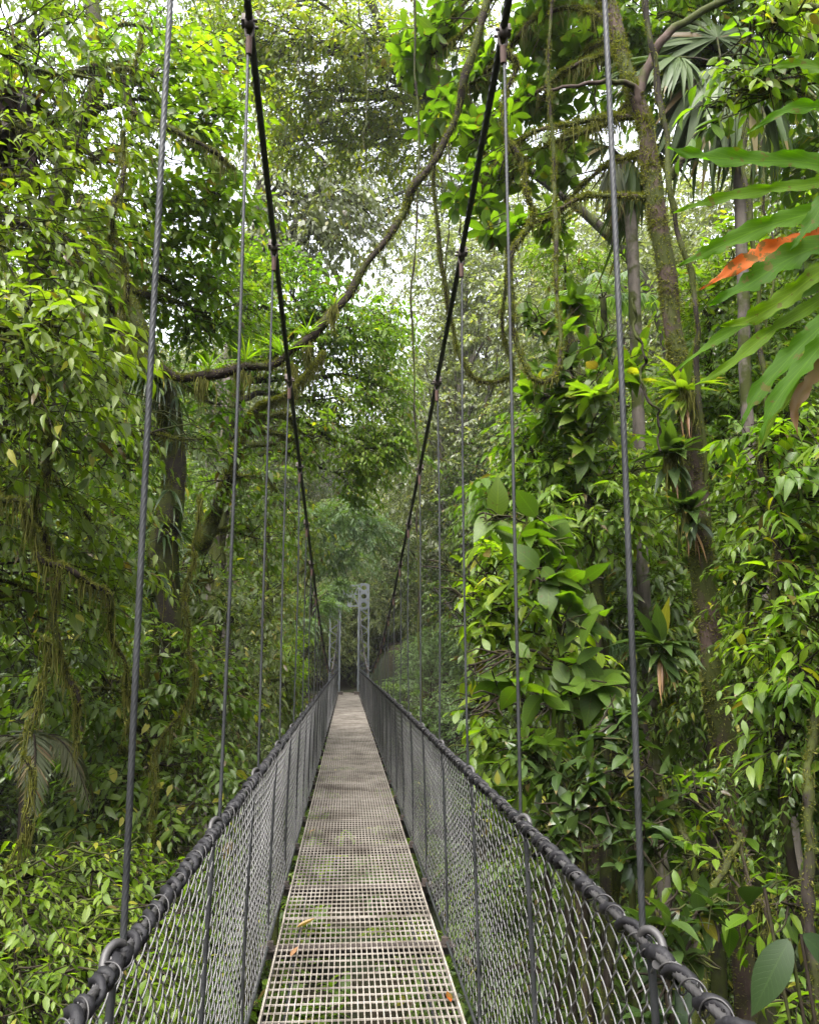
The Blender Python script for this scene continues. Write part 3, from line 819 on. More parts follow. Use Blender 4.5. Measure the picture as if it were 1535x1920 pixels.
place(FT1, spots_in([(-24, -3, 46, 58, 8), (3.5, 26, 46, 58, 8), (-24, 30, 60, 78, 9)], 4.2, .75, 1.2) + [(.3, 47.5, 1, .62), (2.6, 45.3, 2, .5), (-2.2, 44.6, 3, .5), (4.6, 43.5, 5, .5), (-1.2, 49.5, .4, .8), (1.9, 50, 4, .8)])
FT2 = far_tree_template('layered_tree', 'tree with flat bluish green leaf layers in the wood round the tower', 11, 4.2, 2200, .19, 'feather', 'bark', 'layered trees round the tower', tpl='farlong', layered=True, droop=.3)
place(FT2, [(-4.4, 43.5, 1.0, .62), (5.5, 47, 2.0, .9), (-9, 49, 4, 1.0), (12, 44, 3, 1.05), (9, 56, .4, 1.15), (3.6, 36.5, 2.2, .5), (6.5, 30, 5, .8), (0.5, 52, 3.3, .85)])
FT3 = far_tree_template('forest_tree', 'mid green leafy tree filling the ravine side', 12, 3.9, 2300, .19, 'mid', 'bark', 'mid green trees on the ravine sides', tpl='far')
place(FT3, spots_in([(-20, -6.5, 16, 42, 13), (6.5, 22, 14, 42, 16), (-30, -14, 8, 20, 5), (10, 26, 6, 16, 7)], 3.2, .8, 1.4))
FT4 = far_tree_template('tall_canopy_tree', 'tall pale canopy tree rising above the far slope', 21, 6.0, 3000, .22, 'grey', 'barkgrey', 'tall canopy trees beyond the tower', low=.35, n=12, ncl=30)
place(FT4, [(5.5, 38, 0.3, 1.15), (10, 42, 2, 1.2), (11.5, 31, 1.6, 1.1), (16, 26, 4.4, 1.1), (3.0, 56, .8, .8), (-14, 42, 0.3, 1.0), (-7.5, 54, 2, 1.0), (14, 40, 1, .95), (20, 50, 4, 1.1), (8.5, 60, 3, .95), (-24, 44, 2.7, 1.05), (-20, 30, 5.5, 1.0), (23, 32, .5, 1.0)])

# ------------------------------------------------------------------ understory on the ravine sides
def shrub_template(name, label, cat, group, nst, h, ll, tpl, leafm, kind='spray', n=9, sl=.6, spread=.8, m=6, spr=5, pair=False, twig=.004, wsc=1.0):
    root = thing(name, label, cat, (0, 0, 0), group)
    ms, mc = MB(), MB()
    for k in range(nst):
        a = k * 2.4; tip = np.array([cos(a) * spread * rng.uniform(.3, 1), sin(a) * spread * rng.uniform(.3, 1), h * rng.uniform(.55, 1.05)])
        q = smooth_path([(tip[0] * .1, tip[1] * .1, -.3), tip * [.35, .35, .45], tip * [.7, .7, .85], tip], 14, .02)
        tubes(ms, q, np.linspace(.016, .005, 14)[None], 5)
        i = rng.integers(4, 14, spr); P = q[i]; D = rand_dirs(spr, -.1, .7) + nrm(tip) * .5
        if kind == 'spray': sprays(mc, P, D, sl * rng.uniform(.6, 1.2, spr), n, ll, TPL[tpl], .45, pair=pair, twig=twig, wsc=wsc)
        else: whorls(mc, P + D * .12, D + [0, 0, .4], m, ll, TPL[tpl], twig=twig * 1.3, wsc=wsc)
    ms.build('stem', M['twig'], root); mc.build('foliage', [M[leafm], M['twig']], root)
    return root
def ground_spots(n, x0, x1, y0, y1, dmin, smin, smax, both=True):
    out = []
    for _ in range(n * 40):
        x = rng.uniform(x0, x1) * (rng.choice([-1, 1]) if both else 1); y = rng.uniform(y0, y1)
        if all((x - a) ** 2 + (y - b) ** 2 > dmin ** 2 for a, b, _, _ in out):
            out.append((x, y, rng.uniform(0, 6.28), rng.uniform(smin, smax)))
            if len(out) >= n: break
    return out
S1 = shrub_template('understory_shrub', 'leafy green shrub growing on the ravine slope', 'shrub', 'green shrubs on the ravine slope', 26, 2.6, .15, 'mid', 'mid', n=10, sl=.8, spread=1.3, spr=8)
place(S1, ground_spots(52, 1.6, 10, 4, 42, 1.2, .7, 1.4))
S2 = shrub_template('broadleaf_plant', 'broad leaved dark plant low on the ravine floor', 'plant', 'broad leaved plants on the ravine floor', 12, 1.9, .34, 'broad', 'broad', kind='whorl', m=6, spread=.9, spr=4)
place(S2, ground_spots(40, 0.2, 7, 3.5, 30, 1.1, .7, 1.2))
S3 = shrub_template('glossy_plant', 'dark glossy long leaved plant in the shade under the trees', 'plant', 'glossy plants in the shade', 10, 1.5, .42, 'long', 'dark', kind='whorl', m=7, spread=.6, spr=3)
place(S3, ground_spots(34, 0.6, 6, 3, 26, 1.1, .7, 1.3))
def fern_template():
    root = thing('tree_fern', 'feathery fern with arching fronds low in the ravine', 'fern', (0, 0, 0), 'ferns low in the ravine')
    mc, ms = MB(), MB()
    tubes(ms, np.array([[0, 0, -.4], [.02, 0, .1], [0, .03, .5]]), [.07, .06, .05], 8)
    for k in range(13):
        a = k * 2.4; frond(mc, (0, 0, .48), (cos(a), sin(a), rng.uniform(.5, 1.1)), rng.uniform(1.1, 1.6), 40, .24, .55, .15, 0, 1, rng.random())
    ms.build('stem', M['bark'], root); mc.build('fronds', [M['fresh'], M['twig']], root)
    return root
place(fern_template(), ground_spots(20, 0.8, 7, 5, 34, 1.8, .8, 1.4))

# ------------------------------------------------------------------ the trees close to the bridge, left side
tree('overhanging_tree', 'near olive green tree with drooping pointed leaves overhanging the side opposite the fan palms', 'tree', (-4.6, 5.0, zg(-4.6, 5.0)),
     [(-4.6, 5.0, float(zg(-4.6, 5.0)) - .3), (-4.4, 5.2, 0), (-4.2, 5.6, 3), (-4.3, 6.2, 6), (-4.0, 6.6, 9)], .22, .08,
     [cl(40, 90, 7, .8, 60), cl(170, 150, 7, .7, 46), cl(70, 330, 6.6, .7, 40), cl(190, 300, 7, .6, 40), cl(20, 470, 6, .7, 46), cl(150, 470, 6.4, .55, 34),
      cl(40, 620, 5, .55, 44), cl(120, 620, 5.2, .42, 30), cl(60, 760, 5.4, .6, 46), cl(150, 850, 6, .55, 44), cl(385, 830, 7.6, .22, 9),
      cl(40, 940, 6, .6, 46), cl(190, 990, 6.6, .5, 40), cl(80, 1120, 6.2, .6, 44), cl(210, 1140, 6.8, .42, 30), cl(-80, 700, 5, .7, 40), cl(-60, 1000, 5.6, .7, 40), cl(-60, 250, 6, .8, 40)],
     'spray', 'olive', 'bark', ll=.118, dens=1.05, n=9, sl=.55, tpl='droop', droop=.5, hang=.32, moss=60, limb_r=.04)
TL2 = tree('round_leaved_tree', 'bright green round leaved tree behind the olive drooping one, holding a mossy branch', 'tree', (-4.8, 9.6, zg(-4.8, 9.6)),
     [(-4.8, 9.6, float(zg(-4.8, 9.6)) - .3), (-4.5, 9.6, 1), (-4.1, 9.4, 4.5), tuple(at(120, 330, 9)), tuple(at(180, 150, 9)), tuple(at(150, -120, 9.4))], .2, .07,
     [cl(250, 110, 8.8, .6, 50), cl(330, 160, 9, .6, 54), cl(400, 230, 9, .5, 46), cl(420, 370, 9.2, .5, 48), cl(310, 290, 8.8, .6, 46), cl(360, 450, 9.5, .6, 50), cl(250, 400, 9, .6, 44), cl(410, 110, 9.6, .45, 24),
      cl(300, 520, 9.6, .6, 46), cl(200, 590, 9.4, .6, 44), cl(90, 200, 9, .6, 36), cl(120, 520, 9, .7, 44)],
     'spray', 'fresh', 'bark', ll=.14, dens=1.3, n=8, sl=.6, tpl='round', droop=.25, hang=.25, moss=70)
def mossy_branch(name, label, pts, r0, r1, dens, Y=None, cat='branch', group=None, strands=.38, n=60, barkm='liana', fuzz=1.0, jit=.02):
    P = [tuple(at(*p)) for p in pts]; q = smooth_path(P, n, jitter=jit)
    base = q[0].copy(); root = thing(name, label, cat, base, group)
    rr = np.linspace(r0, r1, n) * (1 + .15 * np.sin(np.linspace(0, 31, n)) + .1 * np.sin(np.linspace(2, 77, n)))
    mb = MB(); tubes(mb, q, rr[None], 9, rough=.07); mb.build('stem', M[barkm], root, base=base)
    L = np.linalg.norm(np.diff(q, axis=0), axis=1).sum()
    if dens:
        mm = MB(); moss_strands(mm, q, int(dens * L * .3), .04, strands); moss_fuzz(mm, q, rr, int(dens * L * fuzz * 4), .022, side=(-.2, -.1, .7))
        o = mm.build('moss', M['moss'], root, base=base); o['kind'] = 'stuff'
    return root, q
mossy_branch('mossy_branch', 'dark branch bearded with hanging moss crossing behind the thickest hanger cable', [(40, 130, 8.5), (130, 140, 8.5), (215, 130, 8.3), (250, 205, 8.2), (310, 240, 8.2), (400, 280, 8.2), (440, 320, 8.4)], .055, .02, 260)
mossy_branch('mossy_branch', 'short mossy branch kinked like an elbow above the bearded one', [(200, 142, 8.3), (225, 128, 8.2), (250, 132, 8.1), (262, 95, 8.1), (265, 60, 8.2)], .035, .014, 420, strands=.2)

TRK = [(-2.1, 9.2, float(zg(-2.1, 9.2)) - .3), tuple(at(300, 1450, 9.1)), tuple(at(318, 1250, 9)), tuple(at(308, 1050, 9)), tuple(at(325, 880, 9)), tuple(at(310, 740, 9)), tuple(at(270, 640, 8.6)), tuple(at(215, 520, 8.8)), tuple(at(150, 360, 9))]
t3 = tree('epiphyte_tree', 'dark trunk wrapped in hanging epiphytes with the curved mossy liana reaching across from it', 'tree', TRK[0], TRK, .19, .08,
     [cl(440, 560, 10.5, .55, 50), cl(400, 620, 10, .5, 40), cl(350, 560, 10, .5, 40), cl(180, 700, 9.5, .6, 40), cl(120, 850, 9.5, .7, 44), cl(240, 880, 10, .6, 40), cl(400, 760, 10.5, .45, 30)],
     'spray', 'fresh', 'bark', ll=.125, dens=1.3, n=9, sl=.6, tpl='mid', moss=120, limb_r=.05, droop=.3)
mm = MB()
qq = smooth_path(TRK, 120)[22:84]
for i in rng.integers(0, len(qq), 60):
    d = rand_dirs(1, -.6, .2)[0]; d[1] -= .5
    rosette(mm, qq[i] + nrm(d) * .13, 7, .42, D=d * .8 - UP * .5, tint=.3)
moss_strands(mm, qq, 500, .2, .9, mat=1, w=.0045)
o = mm.build('epiphyte_fronds', [M['dark'], M['moss']], t3, base=TRK[0])

tree('fine_leaved_tree', 'bright yellow-green fine leaved tree spreading toward the bridge below the curved liana', 'tree', (-3.4, 14, zg(-3.4, 14)),
     [(-3.4, 14, float(zg(-3.4, 14)) - .3), tuple(at(395, 1250, 14)), tuple(at(410, 1000, 14)), tuple(at(430, 800, 14)), tuple(at(470, 700, 14)), tuple(at(560, 620, 14)), tuple(at(640, 570, 14))], .16, .04,
     [cl(470, 570, 13.2, .8, 150), cl(545, 550, 14, .8, 160), cl(620, 590, 14, .75, 150), cl(690, 640, 14.4, .75, 150), cl(730, 610, 15, .5, 80), cl(725, 730, 14.4, .6, 110), cl(740, 830, 14.4, .45, 80), cl(690, 850, 14.4, .6, 100), cl(600, 680, 14, .7, 110),
      cl(520, 650, 13.6, .7, 110), cl(640, 760, 14, .6, 80), cl(560, 800, 14.5, .8, 80), cl(500, 500, 14, .5, 60), cl(430, 480, 13.5, .6, 70), cl(660, 900, 15, .5, 60)],
     'spray', 'fresh', 'bark', ll=.125, n=10, sl=.6, tpl='mid', droop=.35, moss=40, limb_r=.06)
tree('leaning_mossy_tree', 'tree with dark tangled mossy boughs and sparse leaves below the curved liana', 'tree', (-2.9, 11.5, zg(-2.9, 11.5)),
     [(-2.9, 11.5, float(zg(-2.9, 11.5)) - .3), tuple(at(330, 1200, 11.5)), tuple(at(390, 1000, 11.5)), tuple(at(440, 860, 11.5)), tuple(at(480, 770, 11.5)), tuple(at(550, 730, 11.5)), tuple(at(610, 660, 11.6))], .12, .022,
     [cl(560, 830, 12, .4, 26), cl(600, 820, 12.2, .4, 24), cl(430, 900, 11.5, .6, 60), cl(480, 1000, 12, .6, 60), cl(400, 1090, 11, .6, 60), cl(520, 930, 13, .6, 50)],
     'spray', 'mid', 'liana', ll=.12, n=9, sl=.5, tpl='mid', moss=260, limb_r=.05)
for i, (lab, name, lm, cls, ll) in enumerate((
    ('grey-green thicket tree beside the first hangers, between the dark trunk and the far tower', 'thicket_tree', 'far',  # paler leaf colour stands in for light that does not reach this thicket
     [cl(430, 1180, 11, .7, 90), cl(500, 1120, 14, .8, 110), cl(550, 1010, 16, .8, 100), cl(470, 1290, 12, .7, 90), cl(530, 1300, 15, .6, 70), cl(390, 1330, 10, .6, 70), cl(570, 1130, 18, .7, 80), cl(450, 1400, 10.5, .5, 60)], .13),
    ('vivid yellow-green bush beside the net close to the far tower', 'vivid_bush', 'lit_fresh',
     [cl(535, 1250, 16, .6, 90), cl(565, 1240, 18, .6, 90), cl(545, 1320, 16, .5, 70), cl(510, 1240, 15.5, .5, 60)], .14),
    ('dull green sapling in the shade behind the nearest thick hanger cable', 'shade_sapling', 'mid',
     [cl(60, 1290, 7.2, .6, 60), cl(190, 1270, 7.8, .6, 60), cl(320, 1240, 8.6, .5, 54), cl(150, 1400, 8.8, .4, 30), cl(290, 1390, 8, .55, 56), cl(370, 1450, 7.6, .4, 36), cl(330, 1560, 7, .5, 50), cl(220, 1520, 7.2, .5, 44), cl(400, 1300, 9, .45, 40)], .15))):
    b = cls[0][0].copy(); b = np.mean([c[0] for c in cls], 0); b[2] = float(zg(b[0], b[1]))
    top = max(c[0][2] for c in cls)
    tree(name, lab, 'bush' if i == 1 else 'tree', b, [(b[0], b[1], b[2] - .3), (b[0] - .1, b[1], b[2] * .5 + top * .5 - .4), (b[0], b[1] + .1, top)], .10, .03, cls, 'spray', lm, 'bark', ll=ll * .85, dens=1.3, n=9, sl=.6, tpl='mid', moss=40, limb_r=.03)
tree('bright_bush', 'bright small leaved bush outside the near net below the drooping grey palm', 'bush', (-2.6, 5.2, zg(-2.6, 5.2)),
     [(-2.6, 5.2, float(zg(-2.6, 5.2)) - .3), (-2.5, 5.2, -1.5), (-2.4, 5.3, -.4), (-2.3, 5.3, .4)], .05, .02,
     [cl(50, 1680, 5.2, .36, 44), cl(190, 1640, 5.6, .34, 40), cl(60, 1800, 5, .40, 50), cl(200, 1750, 5.3, .36, 44), cl(130, 1880, 4.8, .42, 54), cl(290, 1690, 5.8, .40, 46), cl(10, 1920, 4.6, .45, 54), cl(250, 1830, 5, .4, 46), cl(-40, 1720, 5, .45, 50), cl(330, 1800, 5.4, .4, 40)],
     'spray', 'lit_fresh', 'twig', ll=.072, dens=1.2, n=10, sl=.40, tpl='mid', moss=0, limb_r=.015)

# ------------------------------------------------------------------ centre: a vine draped tree and the thin canopy over it
tree('vine_draped_tree', 'tall tree smothered in sheen-greyed vines hanging in front of the bright sky gap', 'tree', (-4.2, 25, zg(-4.2, 25)),
     [(-4.2, 25, float(zg(-4.2, 25)) - .4), tuple(at(420, 1000, 25)), tuple(at(440, 700, 25)), tuple(at(470, 480, 25)), tuple(at(500, 330, 25)), tuple(at(560, 250, 25)), tuple(at(660, 200, 25))], .42, .10,
     [cl(480, 330, 24.5, (1.3, 1.3, 2.2), 90), cl(545, 350, 24, (1.3, 1.2, 1.6), 90), cl(620, 360, 24, (1.4, 1.2, 1.5), 100), cl(690, 400, 25, (1.1, 1.1, 1.5), 70), cl(590, 440, 24, (1.2, 1.1, 1.3), 80), cl(530, 450, 24, (1.2, 1.1, 1.4), 70), cl(470, 440, 24, (1.1, 1.1, 1.5), 60), cl(650, 320, 25, 1.1, 60), cl(500, 180, 25, (1, 1, 1.6), 60)],
     'spray', 'grey', 'barkgrey', ll=.25, n=8, sl=1.1, tpl='mid', droop=1.0, hang=.6, limb_r=.12, moss=0, twig=.010, wsc=1.35)
tree('thin_canopy_tree', 'high thin crown of yellow-green leaves and bare mossy boughs over the vine draped tree', 'tree', (9.5, 22, zg(9.5, 22)),
     [(9.5, 22, float(zg(9.5, 22)) - .4), (9.4, 22, 6), (8.0, 21.5, 12.5), tuple(at(800, 180, 21)), tuple(at(720, 60, 20)), tuple(at(640, -120, 20))], .20, .08,
     [cl(515, 50, 18, 1.1, 70), cl(600, 90, 19, 1.1, 70), cl(690, 60, 18, 1.0, 64), cl(550, 180, 20, 1.0, 60), cl(640, 190, 20, 1.1, 64), cl(720, 170, 20, 1.0, 60), cl(600, 270, 21, .9, 40), cl(700, 270, 21, .9, 44), cl(760, 90, 19, .9, 50), cl(530, 270, 21, .7, 30), cl(620, -60, 19, 1.2, 60), cl(480, 120, 19, .8, 34), cl(800, 200, 20, 1, 40), cl(860, 60, 20, 1.2, 44), cl(780, 290, 21, .9, 34), cl(440, 30, 18, .9, 40), cl(400, 90, 18, .8, 30)],
     'spray', 'yellow', 'bark', ll=.19, dens=1.6, n=9, sl=.9, tpl='mid', droop=.4, limb_r=.10, moss=24, twig=.008)

tree('feathery_tree', 'pale bluish feathery foliage veiling one leg of the grey tower', 'tree', (-2.4, 33, zg(-2.4, 33)),
     [(-2.4, 33, float(zg(-2.4, 33)) - .4), tuple(at(575, 1200, 33)), tuple(at(590, 1080, 32)), tuple(at(640, 960, 29))], .13, .04,
     [cl(640, 960, 28, (1.3, 1.2, .7), 90), cl(690, 990, 28, (1.0, 1.0, .6), 60), cl(590, 970, 28, (1.1, 1, .6), 70), cl(600, 1040, 29, (1.0, 1, .6), 60), cl(595, 1130, 36, (.9, .9, .6), 70), cl(622, 1112, 38, (.62, .45, .42), 60), cl(640, 1090, 37.5, (.4, .35, .25), 20), cl(565, 1170, 32, (.7, .7, .5), 46), cl(660, 1040, 30, (.9, .9, .5), 46)],
     'spray', 'feather', 'bark', ll=.20, n=16, sl=1.15, tpl='farlong', droop=.5, pair=True, limb_r=.05, twig=.006, hang=.3)

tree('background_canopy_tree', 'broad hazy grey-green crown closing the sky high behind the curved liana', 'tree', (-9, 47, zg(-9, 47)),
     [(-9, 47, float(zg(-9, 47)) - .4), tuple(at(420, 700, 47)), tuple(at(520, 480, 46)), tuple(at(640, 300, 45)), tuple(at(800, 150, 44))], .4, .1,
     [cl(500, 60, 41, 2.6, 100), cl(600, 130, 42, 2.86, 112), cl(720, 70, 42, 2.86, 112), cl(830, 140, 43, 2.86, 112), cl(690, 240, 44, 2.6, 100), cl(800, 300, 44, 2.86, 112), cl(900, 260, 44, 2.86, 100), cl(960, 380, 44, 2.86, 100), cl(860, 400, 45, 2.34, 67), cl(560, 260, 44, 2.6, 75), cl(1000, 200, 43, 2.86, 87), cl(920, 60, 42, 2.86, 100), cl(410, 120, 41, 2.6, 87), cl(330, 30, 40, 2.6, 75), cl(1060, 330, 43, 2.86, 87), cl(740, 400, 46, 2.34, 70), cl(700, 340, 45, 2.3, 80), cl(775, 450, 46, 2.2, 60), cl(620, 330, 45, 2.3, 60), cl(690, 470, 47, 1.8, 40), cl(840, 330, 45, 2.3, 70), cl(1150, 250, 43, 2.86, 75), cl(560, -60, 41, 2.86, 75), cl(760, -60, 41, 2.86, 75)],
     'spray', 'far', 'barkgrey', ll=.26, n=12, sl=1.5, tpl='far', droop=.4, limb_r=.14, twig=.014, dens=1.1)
tree('high_canopy_tree', 'fine leaved crown thinning to bright sky specks above the olive drooping tree', 'tree', (-10, 14, zg(-10, 14)),
     [(-10, 14, float(zg(-10, 14)) - .4), (-9, 14, 4), tuple(at(-60, 300, 14)), tuple(at(60, 60, 14)), tuple(at(200, -100, 13))], .25, .06,
     [cl(40, 30, 13, .9, 90), cl(150, 20, 13, .9, 90), cl(260, 30, 13, .8, 70), cl(-20, 140, 13.5, .9, 90), cl(90, 140, 13.5, .8, 80), cl(30, 280, 14, .9, 90), cl(330, 0, 13, .7, 50), cl(150, 260, 14, .8, 70), cl(-30, 420, 14, .9, 80), cl(90, 420, 14, .8, 70), cl(100, -80, 13, 1, 70), cl(400, -20, 13, .7, 50)],
     'spray', 'olive', 'bark', ll=.13, n=9, sl=.6, tpl='mid', moss=20, limb_r=.05, dens=.6)

# ------------------------------------------------------------------ right side
RT = [(3.0, 6.6, float(zg(3.0, 6.6)) - .3), tuple(at(1385, 1600, 6.6)), tuple(at(1345, 1300, 6.5)), tuple(at(1318, 1050, 6.5)), tuple(at(1290, 800, 6.5)), tuple(at(1262, 620, 6.5)), tuple(at(1236, 400, 6.5)), tuple(at(1206, 230, 6.5)), tuple(at(1165, 110, 6.6)), tuple(at(1125, -60, 6.8)), tuple(at(1090, -260, 7))]
rt = tree('mossy_trunk_tree', 'stout mossy forked trunk with big paddle leaf clusters beside the slender ringed palm trunk', 'tree', RT[0], RT, .105, .056,
     [cl(820, 60, 8.3, .45, 24), cl(890, 140, 8.2, .46, 24), cl(1000, 60, 7.7, .46, 26), cl(830, 210, 8.3, .42, 20), cl(895, 260, 8.1, .45, 22), cl(1010, 190, 7.7, .46, 24), cl(885, 370, 8, .38, 18), cl(945, 330, 7.8, .36, 16), cl(1040, 310, 7.7, .36, 16), cl(1075, 120, 7.6, .4, 18), cl(770, 110, 8.6, .42, 18), cl(1030, 420, 7.8, .3, 12), cl(1020, -60, 7, .5, 20), cl(850, -60, 8.2, .5, 20), cl(920, 440, 7.4, .22, 7)],
     'whorl', 'broad', 'barkbrown', ll=.215, dens=1.15, m=7, tpl='obov', moss=150, limb_r=.03, sides=12, twig=.005)
mb = MB()
for pts, r0, r1 in (([(1206, 225, 6.5), (1195, 190, 6.5), (1212, 130, 6.5), (1245, 70, 6.5), (1300, 30, 6.5), (1420, -30, 6.5)], .055, .03), ([(1200, 210, 6.5), (1190, 165, 6.45), (1150, 152, 6.4), (1090, 158, 6.4), (1020, 170, 6.5)], .032, .012), ([(1258, 330, 6.5), (1280, 300, 6.4), (1300, 296, 6.4)], .04, .02)):
    tubes(mb, smooth_path([tuple(at(*p)) for p in pts], 24, .015), np.linspace(r0, r1, 24)[None], 8, rough=.05)
o = mb.build('fork_limb', M['barkbrown'], rt, base=RT[0])

def hanging(name, label, pts, r0, r1, dens=0, cat='vine', barkm='liana', n=60, strands=.12, fuzz=1.0, group=None, jit=.03):
    return mossy_branch(name, label, pts, r0, r1, dens, cat=cat, group=group, strands=strands, n=n, barkm=barkm, fuzz=fuzz, jit=jit)
_, LQ = hanging('mossy_liana', 'thick mossy liana sweeping in a long curve across the bridge from the epiphyte trunk', [(205, 585, 8.6), (255, 645, 7.6), (300, 692, 7), (355, 712, 6.9), (430, 700, 6.8), (505, 680, 6.8), (570, 632, 6.9), (640, 565, 7), (700, 490, 7.1), (752, 415, 7.2), (770, 360, 7.2), (815, 285, 7.2), (860, 190, 7.1), (892, 90, 7), (925, -30, 7), (950, -200, 7)], .038, .035, 170, 'liana', n=160, strands=.16, jit=.05)
hanging('twisting_liana', 'kinked mossy liana hanging close by the cable and looping up at its end', [(950, -20, 5.7), (950, 90, 5.6), (972, 130, 5.6), (948, 180, 5.6), (952, 250, 5.6), (975, 300, 5.6), (980, 350, 5.6), (998, 390, 5.6), (992, 430, 5.6), (963, 480, 5.6), (966, 560, 5.6), (962, 620, 5.6), (985, 690, 5.6), (1022, 708, 5.6), (1045, 680, 5.7), (1046, 560, 5.9), (1046, 440, 6.1), (1040, 320, 6.3), (1030, 150, 6.3), (1035, -60, 6.3)], .021, .015, 200, 'liana', n=140, strands=.1)
hanging('looping_liana', 'slim mossy liana sagging in a shallow loop behind the main cable on the palm side', [(815, -60, 9), (825, 150, 9), (812, 300, 9), (820, 430, 9), (826, 520, 9), (850, 610, 9), (868, 680, 9), (900, 715, 9), (940, 715, 9), (960, 690, 9), (940, 600, 9), (955, 480, 9), (950, 330, 9), (945, 150, 9), (950, -60, 9)], .022, .018, 240, 'liana', n=90, strands=.12)
hanging('hanging_vine', 'dark rope-like vine hanging straight down past the mossy trunk fork', [(1195, -60, 6), (1220, 60, 6), (1232, 160, 6), (1250, 280, 6), (1262, 390, 6), (1285, 480, 6), (1305, 580, 6), (1310, 700, 6.1), (1322, 900, 6.2)], .026, .02, 60, barkm='bark', n=70)
hanging('hanging_vine', 'long thin dark vine dropping beside the second palm trunk', [(1395, 180, 7), (1400, 330, 7), (1408, 450, 7), (1425, 620, 7), (1440, 760, 7), (1455, 900, 7), (1470, 1050, 7), (1480, 1180, 7)], .026, .018, 60, barkm='bark', n=70)
for j, (x0, x1, y1, Y, lab) in enumerate(((776, 784, 1330, 8, 'thin straight aerial root hanging between the main cable and the mossy liana'), (864, 862, 440, 9, 'short aerial root ending high above the looping liana'), (836, 842, 560, 10, 'wavy aerial root dangling behind the palm side cable'),
        (676, 690, 300, 14, 'faint aerial root hanging before the thin canopy'), (590, 560, 150, 12, 'curved bare twig vine hanging before the yellow-green crown'), (1112, 1126, 330, 7.5, 'pale thin aerial root by the hanging dead palm fan'), (1180, 1240, 840, 6, 'slanting pale aerial root crossing before the mossy trunk'), (1420, 1445, 620, 6.4, 'thin aerial root hanging by the rope-like dark vine'))):
    y0 = -60 if j != 6 else 560
    hanging('aerial_root', lab, [(x0 + (x1 - x0) * t + 5 * sin(9 * t + j), y0 + (y1 - y0) * t, Y) for t in np.linspace(0, 1, 9)], .012, .009, 20 if j % 2 else 0, 'root', n=50, jit=.035)

for lab, pts, r in (('dark moss-hung vine wandering down through the olive leaves', [(60, 700, 5.2), (90, 860, 5.3), (75, 980, 5.4), (105, 1120, 5.5), (125, 1260, 5.6), (150, 1400, 5.8)], .022),
        ('mossy vine with yellow beards hanging before the olive tree', [(235, 250, 6.4), (215, 420, 6.3), (240, 560, 6.3), (225, 700, 6.3)], .02),
        ('thin dark vine hanging close past the drooping palm fronds', [(85, 1180, 5.2), (70, 1350, 5.2), (40, 1560, 5.1), (20, 1700, 5.1), (-10, 1850, 5)], .009),
        ('dark forked vine low in the olive foliage', [(-20, 900, 5), (40, 960, 5), (90, 1040, 5.1), (190, 1120, 5.4), (235, 1250, 5.8), (240, 1380, 6.2)], .018),
        ('slender dark vine looping beneath the epiphyte trunk', [(385, 930, 7), (350, 1080, 7), (360, 1260, 7), (300, 1420, 6.8), (270, 1600, 6.5)], .010),
        ('mossy bough sloping out from the olive tree at its upper middle', [(-30, 380, 6.6), (60, 420, 6.4), (150, 480, 6.4), (200, 590, 6.6), (260, 650, 7)], .03)):
    hanging('mossy_vine', lab, pts, r, r * .7, 300, n=70, strands=.28, jit=.05)
p = at(30, 225, 7.2); mb = MB(); root_ = thing('dead_epiphyte_clump', 'dark brown clump of dead hanging epiphytes high in the olive tree', 'epiphyte', p)
for _ in range(16): rosette(mb, p + rng.normal(size=3) * [.16, .15, .18], 14, .42, D=(0, 0, -.9), tpl='long', spread=.9)
mb.build('dead_fronds', [M['deadclump']], root_, base=p)
# palms
def palm(name, label, base, pts, r, rings=True, parts=()):
    root = thing(name, label, 'palm', base)
    K = 260; q = smooth_path(pts, K)
    rr = r * (1 + .05 * (np.sin(np.linspace(0, 260, K)) > .8)); mb = MB(); tubes(mb, q, rr[None], 14, rough=.01)
    mb.build('trunk', M['barkgrey'], root, base=base)
    for mat, fn in parts:
        mb = MB(); fn(mb); mb.build('fan_leaf', [M[mat], M['twig']], root, base=base)
    return root
top = at(1172, 300, 8.5)
b = np.array([3.25, 8.5, float(zg(3.25, 8.5))])
palm('fan_palm', 'slender ringed grey palm trunk with withered grey fan leaves hanging at its head', b, [tuple(b - [0, 0, .3]), tuple(at(1215, 1250, 8.5)), tuple(at(1198, 830, 8.5)), tuple(at(1186, 480, 8.5)), tuple(top)], .068,
     parts=[('palmgrey', lambda m: fan(m, top, (-.55, -.2, -.30), (-.5, -.5, .6), .55, 40, 170, stalk=.16, hangtip=1.5)), ('palm', lambda m: fan(m, top, (.1, -.4, -.35), (.1, -.7, .5), .75, 40, 120, stalk=.1, hangtip=1.6)),
            ('palm', lambda m: fan(m, top, (.5, .1, .35), (.0, -.5, .8), .8, 40, 240, stalk=.4)), ('palm', lambda m: fan(m, top, (-.3, .4, .6), (0, -.4, .8), .8, 40, 240, stalk=.4)), ('palmgrey', lambda m: fan(m, top, (.35, -.2, -.6), (.5, -.5, .3), .7, 30, 90, stalk=.1, hangtip=1.4))])
top2 = at(1352, 120, 8)
b2 = np.array([4.6, 8.2, float(zg(4.6, 8.2))])
